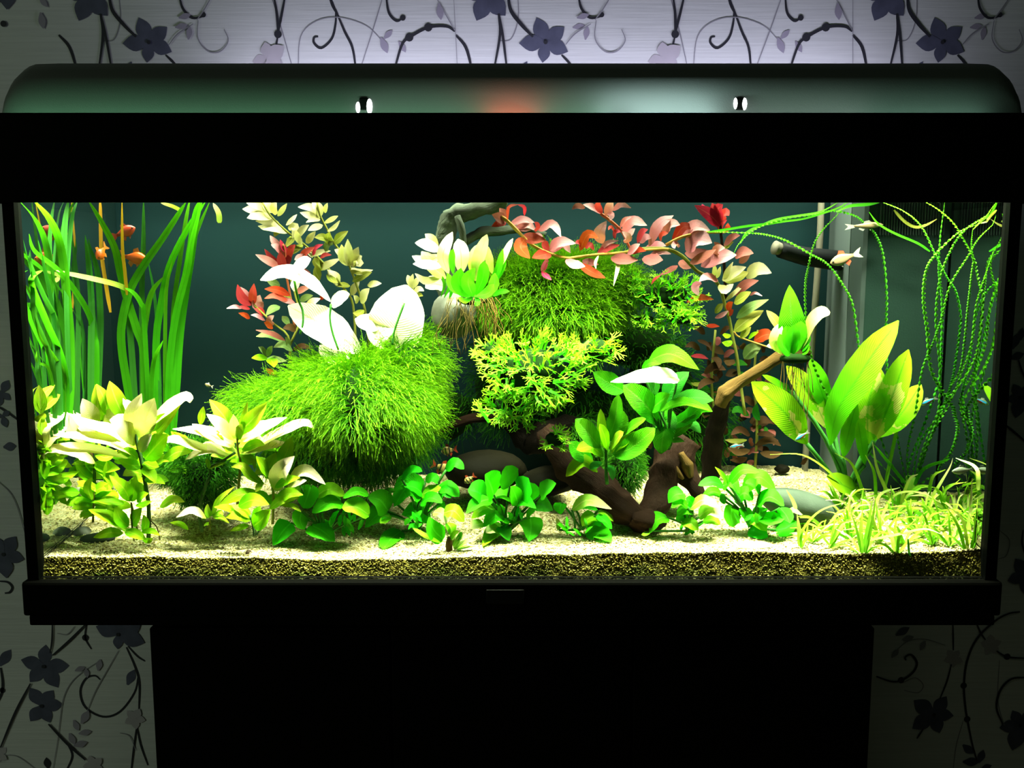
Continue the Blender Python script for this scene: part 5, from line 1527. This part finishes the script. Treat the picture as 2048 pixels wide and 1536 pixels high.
p = plant('red_stem_plant', 'crimson-tipped upright stem touching the surface, right of the pink leaves', 'aquarium plant', (1448, 560), '''
1440,452 1420,430 1389,411 26 crimson r0.3
1440,452 1430,426 1424,406 24 crimson r0.3
1440,447 1436,420 1446,409 22 crimson
1442,441 1450,426 1458,431 20 red
1438,448 1412,428 1404,408 22 crimson
1440,461 1446,446 1454,440 12 red
1440,462 1435,446 1431,440 10 orange
1445,466 1456,455 1456,446 12 red
1448,491 1465,476 1480,471 16 mauve
1448,496 1458,490 1467,484 14 olive
1446,500 1436,492 1428,484 12 mauve
''', y=0.165, spread=0.02)
stem(p, [(1452, 600), (1449, 540), (1445, 495), (1441, 460), (1438, 430), (1434, 400)], 0.165, 0.165, 7, 'wood_dark')
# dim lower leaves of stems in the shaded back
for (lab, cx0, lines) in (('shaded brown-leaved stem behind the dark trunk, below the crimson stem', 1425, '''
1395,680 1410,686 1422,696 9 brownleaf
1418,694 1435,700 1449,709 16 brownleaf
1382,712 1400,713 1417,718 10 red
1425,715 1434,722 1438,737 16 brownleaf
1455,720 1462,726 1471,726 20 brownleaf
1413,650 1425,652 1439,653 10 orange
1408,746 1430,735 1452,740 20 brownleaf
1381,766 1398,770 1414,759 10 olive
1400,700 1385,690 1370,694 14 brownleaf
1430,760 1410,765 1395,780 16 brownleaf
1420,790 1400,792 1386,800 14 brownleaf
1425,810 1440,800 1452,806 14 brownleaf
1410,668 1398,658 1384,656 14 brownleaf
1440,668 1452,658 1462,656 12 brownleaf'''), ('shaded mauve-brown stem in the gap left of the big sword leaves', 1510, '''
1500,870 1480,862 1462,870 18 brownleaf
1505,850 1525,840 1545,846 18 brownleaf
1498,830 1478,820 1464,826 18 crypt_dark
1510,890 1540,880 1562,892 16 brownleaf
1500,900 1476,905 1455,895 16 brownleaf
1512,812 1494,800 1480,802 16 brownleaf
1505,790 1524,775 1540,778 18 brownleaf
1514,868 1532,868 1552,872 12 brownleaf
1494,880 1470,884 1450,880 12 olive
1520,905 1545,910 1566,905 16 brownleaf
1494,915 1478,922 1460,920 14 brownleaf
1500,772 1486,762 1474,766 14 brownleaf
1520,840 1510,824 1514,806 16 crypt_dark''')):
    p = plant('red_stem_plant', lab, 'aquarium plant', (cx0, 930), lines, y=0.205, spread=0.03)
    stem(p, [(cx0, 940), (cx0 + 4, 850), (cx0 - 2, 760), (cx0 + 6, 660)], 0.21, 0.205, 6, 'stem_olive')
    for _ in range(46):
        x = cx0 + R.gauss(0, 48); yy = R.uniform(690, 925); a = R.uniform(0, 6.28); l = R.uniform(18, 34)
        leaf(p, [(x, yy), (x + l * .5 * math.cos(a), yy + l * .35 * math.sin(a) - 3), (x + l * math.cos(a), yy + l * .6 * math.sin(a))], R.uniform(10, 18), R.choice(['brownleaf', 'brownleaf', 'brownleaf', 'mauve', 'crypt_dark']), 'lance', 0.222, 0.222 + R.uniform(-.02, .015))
# ------------------------------------------------------------------ crinkled-leaf plant and small rosette, right of the middle
p = plant('crinkled_leaf_plant', 'crinkled green plant with one white-lit leaf, growing on the dark forked driftwood', 'aquarium plant', (1335, 900), '''
1297,722 1342,708 1398,739 38 crypt r0.5
1284,738 1300,726 1322,728 16 crypt
1356,756 1300,754 1221,764 34 white_leaf egg r0.8 @0.060
1248,782 1214,764 1186,744 42 crypt r0.3
1320,852 1288,806 1246,770 50 crypt belly r0.25
1298,822 1322,802 1340,788 32 crypt
1341,822 1328,862 1321,908 42 crypt oval r0.2
1318,822 1368,804 1422,822 20 crypt r0.7
1328,858 1376,836 1402,815 1425,823 32 crypt r0.6
1343,874 1370,852 1392,829 22 crypt
1343,882 1355,880 1369,883 12 crypt
1328,802 1352,770 1378,744 44 crypt_dark
1338,802 1390,795 1427,801 34 crypt_dark
1300,800 1310,770 1312,745 26 crypt_dark
1355,840 1385,850 1402,866 22 crypt_dark
''', y=0.085, spread=0.03, shape='lance', stalks=(1335, 905), stalk_w=5)
p = plant('rosette_plant', 'lime-edged star rosette on the driftwood, left of the crinkled green plant', 'aquarium plant', (1212, 940), '''
1200,896 1176,866 1151,838 38 crypt r0.3
1208,896 1204,866 1201,818 20 hygro_low r0.2
1215,882 1230,840 1237,789 28 crypt r0.2
1215,882 1234,850 1247,822 44 crypt r0.25
1215,901 1209,872 1199,848 20 hygro_low
1226,908 1262,896 1310,857 46 crypt r0.4
1222,906 1246,886 1277,863 20 hygro_low
1220,901 1236,876 1247,864 18 hygro
1244,872 1266,852 1292,837 20 crypt
1186,919 1162,908 1139,884 36 crypt r0.4
1207,913 1182,894 1153,899 28 hygro_low r0.5
1195,944 1166,922 1132,953 28 hygro_low r0.6
1212,930 1222,940 1226,960 16 crypt_dark
1205,925 1190,930 1180,938 16 crypt_dark
''', y=0.062, spread=0.022, shape='sword')
stem(p, [(1214, 968), (1212, 940), (1212, 895)], 0.066, 0.062, 8, 'stem_green')
# ------------------------------------------------------------------ broad sword plant, right
p = plant('sword_plant', 'big sword plant with broad upright leaves in front of the filter', 'aquarium plant', (1690, 1003), '''
1614,888 1570,826 1503,764 64 sword_old belly r0.35
1582,782 1555,766 1525,750 13 sword
1656,858 1620,790 1573,732 48 sword_old belly @0.15
1662,834 1640,775 1621,718 40 sword belly @0.16
1661,890 1674,824 1712,762 1752,700 1797,641 64 sword belly r0.3
1737,888 1736,815 1757,731 66 sword_old belly r0.2 @0.095
1748,882 1782,800 1817,699 56 sword_old belly r0.3
1752,875 1802,828 1842,768 52 sword_old belly r0.4
1686,916 1697,866 1714,802 30 sword belly
1722,988 1690,972 1653,953 38 sword_old oval
1730,930 1722,880 1716,840 24 sword belly
''', y=0.105, spread=0.03, shape='sword', stalks=(1692, 998), stalk_w=9)
# ------------------------------------------------------------------ twisted ribbon plant
tl = '''
1818,978 1815,905 1830,830 1845,740 1868,682 1884,635 1901,570 1937,511 1960,474 2008,430 7.5 spiral @0.015
1822,976 1838,890 1874,834 1902,779 1914,737 1924,668 1914,592 1891,551 1871,511 1843,454 1806,422 1753,400 7.5 spiral @0.04
1826,976 1840,925 1868,862 1904,801 1946,735 1964,682 1972,599 1963,562 1948,520 1930,485 1906,446 1873,417 1838,398 7.5 spiral @0.02
1836,972 1885,935 1908,906 1921,862 1914,828 1890,790 1862,737 1855,664 1847,599 1852,544 1871,509 1917,465 1954,449 11 spiral @0.04
1815,976 1800,905 1789,840 1782,806 1774,737 1772,660 1773,588 1766,511 1751,470 1731,450 1709,432 1666,422 1632,429 1573,437 1515,456 1480,485 1466,510 7.5 spiral @0.10
1810,976 1770,900 1735,790 1724,726 1717,690 1705,610 1683,566 1655,529 1622,509 1573,482 1534,470 1495,466 1440,464 1415,464 7.5 spiral @0.10
1808,978 1700,860 1640,760 1618,690 1611,620 1611,566 1617,533 1628,489 1646,459 1674,430 1690,404 7 spiral @0.11
1820,976 1818,930 1848,850 1878,760 1883,690 1884,599 1878,544 1880,480 1890,400 8 spiral @0.06
1830,976 1860,880 1900,790 1926,740 1935,680 1941,621 1946,577 1948,533 1943,489 1946,455 7.5 spiral @0.04
1828,976 1852,900 1876,830 1880,740 1872,640 1880,560 1902,500 1930,460 1975,430 2000,402 8 spiral @0.02
1826,976 1846,900 1880,820 1924,760 1948,690 1958,610 1980,540 2004,500 7 spiral @0.02
'''
t = ribbon_plant('twisted ribbon-leaved plant at the far right, its long curled leaves trailing along the surface', (1820, 980), 0.112, tl, None, 'twisted_ribbon_plant', twist=36.0, shape='strap')
for ln in ('1416,464 1452,459 1495,452 1534,448 1564,443 1612,436 1671,418 1700,402 6 spiral', '1480,487 1495,464 1525,450 1554,439 1593,432 1642,423 1684,400 6 spiral', '1860,503 1836,487 1790,467 1757,448 1738,424 6 val',
           '1788,420 1808,442 1830,454 1852,450 1874,438 7 olive', '1828,970 1850,936 1905,917 9 val', '1812,968 1778,926 1747,888 8 val', '1767,990 1785,900 1800,840 1825,805 9 grass', '2010,404 1990,425 1965,440 1945,460 5 val', '2004,420 1980,440 1955,448 5 grass_pale', '1770,398 1740,408 1700,412 1672,424 8 spiral'):
    for pts, w, mat, o in parse(ln): ribbon(t, pts, w, mat, 0.105 if pts[0][0] < 1900 else 0.03, 0.10 if pts[0][0] < 1900 else 0.03)
bm = bmesh.new(); bmesh.ops.create_cone(bm, cap_ends=True, segments=10, radius1=0.010, radius2=0.006, depth=0.03); bmesh.ops.translate(bm, verts=bm.verts, vec=P(1822, 978, 0.112)); bm_obj('crown', bm, M['stem_lime'], t, True)
# ------------------------------------------------------------------ small fern on the twig
p = plant('small_twig_fern', 'small bright fern tied to the end of the tan twig, roots hanging below it', 'aquarium fern', (1590, 712), '''
1586,706 1583,645 1579,570 50 fern egg r0.2
1603,700 1622,648 1642,626 1660,624 26 fern_pale sword r0.5
1570,692 1556,652 1533,621 20 olive sword
1560,706 1549,680 1562,646 24 fern_pale sword @0.095
1564,709 1548,694 1533,692 12 fern_pale
1586,706 1575,675 1571,652 30 fern sword @0.092
1590,706 1600,668 1602,642 28 fern sword @0.092
1580,709 1565,690 1559,668 22 fern oval @0.09
1597,706 1608,690 1620,670 20 fern sword
1588,708 1584,680 1588,650 30 fern sword @0.088
1578,710 1570,700 1560,694 14 fern
1600,708 1612,702 1618,690 14 fern
''', y=0.102, spread=0.016, shape='sword')
bm = bmesh.new(); bmesh.ops.create_icosphere(bm, subdivisions=2, radius=1.0); bmesh.ops.scale(bm, verts=bm.verts, vec=(0.018, 0.009, 0.006)); bmesh.ops.translate(bm, verts=bm.verts, vec=P(1590, 717, 0.100)); bm_obj('rhizome', bm, M['moss_core'], p, True)
for i in range(22):
    x0 = R.uniform(1565, 1618); L = R.uniform(40, 150); x1 = x0 + R.uniform(-14, 16)
    tube('root', [P(x0, 716, 0.098), P((x0 + x1) / 2 + R.uniform(-6, 6), 716 + L / 2, 0.094), P(x1, 716 + L, 0.094)], 0.00038 * R.uniform(.7, 1.3), M['root' if i % 2 else 'root_tan'], p, n=6, sides=4)
# ------------------------------------------------------------------ dwarf grass in the right foreground
GG = 'dwarf grass rosettes at the right front'
grass_sets = [
 ((1726, 1106), 'grass rosette with one broad upright blade at the very front right, before the other grass', '''
1724,1106 1722,1060 1725,1018 12 grass
1728,1104 1735,1060 1745,1000 12 grass
1720,1104 1700,1075 1672,1058 9 grass_pale
1716,1106 1690,1090 1655,1100 7 grass
1730,1106 1750,1075 1770,1060 9 grass
1722,1104 1712,1055 1700,1020 9 grass
1733,1106 1748,1095 1772,1090 7 grass
1732,1104 1745,1040 1752,990 8 grass
'''), ((1795, 1108), 'grass rosette with a bent pale blade, right of the front broad-bladed one', '''
1790,1107 1782,1070 1763,1034 11 grass_pale
1742,1080 1800,1068 1850,1058 1887,1070 10 grass_pale
1795,1106 1800,1070 1830,1040 8 grass
1798,1106 1815,1085 1835,1070 8 grass
1788,1106 1770,1090 1745,1084 7 grass
1794,1104 1790,1060 1796,1020 8 grass
'''), ((1938, 1098), 'grass rosette with two tall blades against the right side pane', '''
1934,1098 1940,1030 1950,956 12 grass_pale
1945,1096 1957,1050 1967,996 11 grass
1930,1098 1915,1050 1890,1010 9 grass
1936,1096 1925,1040 1900,1015 8 grass_pale
1948,1096 1962,1070 1972,1050 8 grass
1928,1098 1905,1075 1880,1070 8 grass
1942,1096 1950,1060 1948,1030 8 grass
'''), ((1600, 1096), 'single pale grass runner at the left end of the grass, beside the rightmost round-leaved clump', '''
1600,1092 1598,1060 1594,1028 14 grass_pale
1602,1096 1606,1060 1640,1022 1692,1004 9 grass
1603,1094 1625,1062 1655,1050 7 grass
1592,1018 1585,1000 1573,980 10 grass
1604,1095 1612,1070 1618,1040 7 grass
''')]
for base, lab, lines in grass_sets:
    y = ground_y(*base); t = thing('grass_plant', P(base[0], base[1], y), lab, 'aquarium grass', GG)
    for pts, w, mat, o in parse(lines): ribbon(t, pts, w, mat, y, y - R.uniform(-0.02, 0.012), shape='blade', roll=R.uniform(0, .9))
y = ground_y(1760, 1020)
t = thing('grass_plant', P(1740, 1030, y), 'tall arching grass blades growing before the sword plant foot', 'aquarium grass', GG)
for pts, w, mat, o in parse('''
1735,1030 1700,990 1660,945 1605,910 1540,909 8 grass
1742,1062 1730,1000 1705,930 1670,906 10 grass
1782,1000 1755,940 1745,884 11 grass_pale
1752,1000 1748,945 1731,910 10 grass
1855,1010 1865,955 1891,939 9 grass
1872,1010 1900,974 1939,964 9 grass
1860,1000 1882,965 1911,916 11 grass_pale
1985,980 1958,936 1917,916 10 grass_pale
1870,1012 1885,985 1926,958 8 grass
1745,1040 1760,990 1800,975 9 grass_pale
1760,1040 1790,990 1840,985 1880,1005 9 grass_pale
1840,1040 1870,1000 1910,1020 1925,1050 10 grass_pale
'''): ribbon(t, pts, w, mat, y, y - 0.01, shape='blade', roll=R.uniform(0, .9))
spots = [(1700, 1078), (1762, 1082), (1820, 1060), (1862, 1090), (1900, 1092), (1650, 1062), (1625, 1084), (1785, 1036), (1850, 1036), (1912, 1046), (1722, 1040), (1956, 1050), (1690, 1046), (1880, 1056), (1755, 1058), (1660, 1095), (1838, 1072), (1925, 1070), (1808, 1088), (1680, 1020), (1960, 1085), (1800, 1012), (1890, 1022)]
ORD = 'first second third fourth fifth sixth seventh eighth ninth tenth eleventh twelfth thirteenth fourteenth fifteenth sixteenth seventeenth eighteenth nineteenth twentieth twenty-first twenty-second twenty-third'.split()
for i, (bx, by) in enumerate(sorted(spots)):
    y = ground_y(bx, by)
    t = thing('grass_plant', P(bx, by, y), f'{ORD[i]} short lime grass rosette counted from the slate slab towards the right side pane', 'aquarium grass', 'short grass rosettes in the right front corner')
    for k in range(R.randint(9, 13)):
        a = R.uniform(-1.25, 1.25); L = R.uniform(38, 92)
        x1 = bx + math.sin(a) * L * 0.55; y1 = by - math.cos(a) * L * 0.62; x2 = bx + math.sin(a) * L * 1.05; y2 = by - math.cos(a) * L * 0.8 + abs(math.sin(a)) * L * 0.12
        ribbon(t, [(bx + R.uniform(-4, 4), by), (x1, y1), (x2, y2)], R.uniform(5, 8.5), 'grass_pale' if R.random() < 0.3 else 'grass', y, y + R.uniform(-0.02, 0.02), shape='blade', roll=R.uniform(0, 1.0), n=7)
t = thing('grass_plant', P(1818, 1080, 0.012), 'thin dark runner pressed against the front glass at the right', 'aquarium grass')
ribbon(t, [(1816, 1078), (1820, 1112), (1838, 1140), (1856, 1154), (1880, 1146), (1902, 1140)], 6, 'val_far', 0.0095, 0.0095, roll=0.0)
# ------------------------------------------------------------------ fish
def stripe_mat(name, base, belly, band, bands):
    """bands: list of (centre, halfwidth) along the body, 0 nose .. 1 tail root; UV.x runs nose to tail, UV.y belly to back"""
    t = NT(name); uv = t.n('ShaderNodeSeparateXYZ', i_Vector=t.coord('UV'))
    u, v = uv.outputs[0], uv.outputs[1]
    c = t.mix(v, belly, base)
    for b in bands:
        ce, hw = b[0], b[1]; bc = b[2] if len(b) > 2 else band
        f = t.math('LESS_THAN', t.math('ABSOLUTE', t.math('SUBTRACT', u, ce)), hw)
        c = t.mix(f, c, bc)
    return t.surf(pbsdf(t, Base_Color=c, Roughness=0.35, Specular_IOR_Level=0.6))
def neon_mat():
    t = NT('neon_blue_red_skin'); uv = t.n('ShaderNodeSeparateXYZ', i_Vector=t.coord('UV')); u, v = uv.outputs[0], uv.outputs[1]
    c = t.mix(t.math('GREATER_THAN', v, 0.72), (0.35, 0.36, 0.30), (0.10, 0.12, 0.08))
    c = t.mix(t.math('LESS_THAN', t.math('ABSOLUTE', t.math('SUBTRACT', v, 0.6)), 0.16), c, (0.02, 0.30, 0.75))
    red = t.math('MULTIPLY', t.math('GREATER_THAN', u, 0.5), t.math('LESS_THAN', v, 0.45)); c = t.mix(red, c, (0.6, 0.05, 0.04))
    return t.surf(pbsdf(t, Base_Color=c, Roughness=0.25, Specular_IOR_Level=0.7))
def fin_mat(name, col, a=0.75):
    t = NT(name); b = pbsdf(t, Base_Color=(*col, 1), Roughness=0.4); tp = t.n('ShaderNodeBsdfTransparent')
    mx = t.n('ShaderNodeMixShader', i_Fac=a); t.t.links.new(tp.outputs[0], mx.inputs[1]); t.t.links.new(b.outputs[0], mx.inputs[2]); return t.surf(mx)
M['f_red'] = stripe_mat('brick_red_fish_skin', (0.36, 0.025, 0.008), (0.42, 0.05, 0.015), (0, 0, 0), [])
M['f_orange'] = stripe_mat('orange_fish_skin', (0.62, 0.085, 0.004), (0.75, 0.16, 0.008), (0, 0, 0), [])
M['f_barb'] = stripe_mat('black_banded_gold_skin', (0.62, 0.40, 0.10), (0.75, 0.55, 0.25), (0.008, 0.008, 0.006), [(0.12, 0.035), (0.36, 0.05), (0.66, 0.05), (0.93, 0.04)])
M['f_neon'] = neon_mat()
M['f_pale'] = stripe_mat('pale_pinkish_fish_skin', (0.13, 0.09, 0.045), (0.26, 0.19, 0.11), (0.5, 0.2, 0.1), [])
M['f_silver'] = stripe_mat('silvery_green_fish_skin', (0.09, 0.12, 0.08), (0.22, 0.24, 0.18), (0, 0, 0), [])
M['fin_red'] = fin_mat('red_fin', (0.60, 0.07, 0.03)); M['fin_orange'] = fin_mat('orange_fin', (0.8, 0.25, 0.03)); M['fin_clear'] = fin_mat('clear_fin', (0.5, 0.52, 0.45), 0.35)
M['eye'] = plain('black_fish_eye', (0.005, 0.005, 0.005), 0.15, 0.7)
def fish(name, label, px, py, L, ang, y, skin, fin, depth=0.36, thick=0.16, tail=0.26, yaw=0.0, group=None, fin2=None, flip=False):
    """px,py middle of the body; L length in pixels nose to tail tip; ang heading in degrees (0 right, 180 left); yaw turns it towards the viewer"""
    c = P(px, py, y); Lm = L * S(y)
    t = thing(name, c, label, 'fish', group)
    a = math.radians(ang); yw = math.radians(yaw)
    fx = Vector((math.cos(a) * math.cos(yw), -math.sin(yw), math.sin(a) * math.cos(yw))).normalized()      # towards the nose
    up = Vector((0, 0, 1)); up = (up - fx * fx.dot(up)).normalized(); sd = fx.cross(up)
    T = lambda u, h, w: c + fx * ((0.5 - u) * Lm) + up * (h * Lm) + sd * (w * Lm)
    bl = 1 - tail
    prof = [(0.0, 0.02), (0.06, 0.34), (0.15, 0.62), (0.28, 0.88), (0.42, 1.0), (0.56, 0.93), (0.70, 0.70), (0.84, 0.44), (1.0, 0.26)]
    vs = []; uv = []; fs = []; m = 12
    for (u, k) in prof:
        for j in range(m):
            th = 2 * math.pi * j / m
            vs.append(T(u * bl, math.sin(th) * depth * 0.5 * k + 0.01, math.cos(th) * thick * 0.5 * min(1, k * 1.15) * (1 - 0.5 * max(0, u - 0.6)))); uv.append((u, 0.5 + 0.5 * math.sin(th)))
    n = len(prof)
    for i in range(n - 1):
        for j in range(m): fs.append((i * m + j, i * m + (j + 1) % m, (i + 1) * m + (j + 1) % m, (i + 1) * m + j))
    fs += [tuple(range(m))[::-1], tuple((n - 1) * m + j for j in range(m))]
    mesh_obj('body', vs, fs, M[skin], t, uvs=uv)
    def finm(nm, pts, mat, th=0.006):
        k = len(pts); v = [T(u, h, th) for u, h in pts] + [T(u, h, -th) for u, h in pts]
        f = [tuple(range(k)), tuple(range(k, 2 * k))[::-1]] + [(i, (i + 1) % k, k + (i + 1) % k, k + i) for i in range(k)]
        mesh_obj(nm, v, f, M[mat], t, smooth=False)
    d = depth * 0.5
    finm('tail_fin', [(bl * 0.97, 0.035), (bl + tail * 0.55, d * 0.75), (1.0, d * 0.95), (bl + tail * 0.62, 0.0), (1.0, -d * 0.9), (bl + tail * 0.55, -d * 0.7), (bl * 0.97, -0.03)], fin)
    finm('dorsal_fin', [(bl * 0.38, d * 0.95), (bl * 0.48, d * 1.65), (bl * 0.66, d * 1.35), (bl * 0.68, d * 0.72)], fin2 or fin)
    finm('anal_fin', [(bl * 0.60, -d * 0.82), (bl * 0.70, -d * 1.45), (bl * 0.84, -d * 0.85), (bl * 0.80, -d * 0.42)], fin2 or fin)
    finm('pelvic_fin', [(bl * 0.36, -d * 0.95), (bl * 0.46, -d * 1.35), (bl * 0.48, -d * 0.92)], fin)
    for s in (-1, 1):
        bm = bmesh.new(); bmesh.ops.create_icosphere(bm, subdivisions=1, radius=0.032 * Lm); bmesh.ops.translate(bm, verts=bm.verts, vec=T(bl * 0.12, depth * 0.08, s * thick * 0.36)); bm_obj('eye', bm, M['eye'], t, True)
    return t
fish('red_fish', 'brick red fish among the ribbon leaves at the upper left', 246, 466, 54, 22, 0.170, 'f_red', 'fin_red', 0.42, 0.2)
fish('orange_fish', 'bright orange fish just below the brick red one, facing right', 267, 516, 56, -8, 0.172, 'f_orange', 'fin_orange', 0.46, 0.22, 0.2)
fish('orange_fish', 'orange fish with a yellow head close to the left side pane', 204, 504, 40, -110, 0.150, 'f_orange', 'fin_orange', 0.55, 0.3, yaw=40)
GB = 'small black-banded barbs'
fish('banded_barb', 'gold barb with black bands under the moss, highest of the banded barbs', 899, 901, 34, 190, 0.175, 'f_barb', 'fin_red', 0.52, 0.2, 0.24, group=GB)
fish('banded_barb', 'gold barb with black bands behind the shaded round leaves, nose to the right', 882, 935, 42, -22, 0.150, 'f_barb', 'fin_red', 0.50, 0.2, 0.22, group=GB)
fish('banded_barb', 'smallest gold barb with black bands, in front of the dark oval stone', 940, 958, 28, 218, 0.100, 'f_barb', 'fin_red', 0.52, 0.2, 0.24, group=GB)
fish('neon_fish', 'blue and red neon fish against the leftmost sword leaf', 1604, 872, 34, 215, 0.085, 'f_neon', 'fin_clear', 0.28, 0.14, 0.2)
fish('neon_fish', 'blue and red neon fish among the twisted ribbon leaves', 1858, 802, 38, 205, 0.095, 'f_neon', 'fin_clear', 0.28, 0.14, 0.22)
fish('pale_fish', 'pale pinkish fish with red back fin in front of the grey filter side', 1692, 516, 66, 200, 0.105, 'f_pale', 'fin_clear', 0.34, 0.14, 0.26, fin2='fin_red')
fish('pale_fish', 'slender dull beige fish close under the water surface before the filter slots', 1728, 452, 76, 3, 0.105, 'f_pale', 'fin_clear', 0.17, 0.1, 0.24)
fish('silver_fish', 'silvery green fish low over the grass at the far right', 1928, 941, 50, 186, 0.045, 'f_silver', 'fin_clear', 0.30, 0.14, 0.26)
fish('pale_fish', 'tiny pale fish alone in the dark water left of the moss', 418, 771, 18, 160, 0.12, 'f_pale', 'fin_clear', 0.4, 0.2, 0.25)
fish('neon_fish', 'dim blue neon fish in the shaded gap behind the dark trunk', 1474, 892, 30, 190, 0.150, 'f_neon', 'fin_clear', 0.28, 0.14, 0.2)
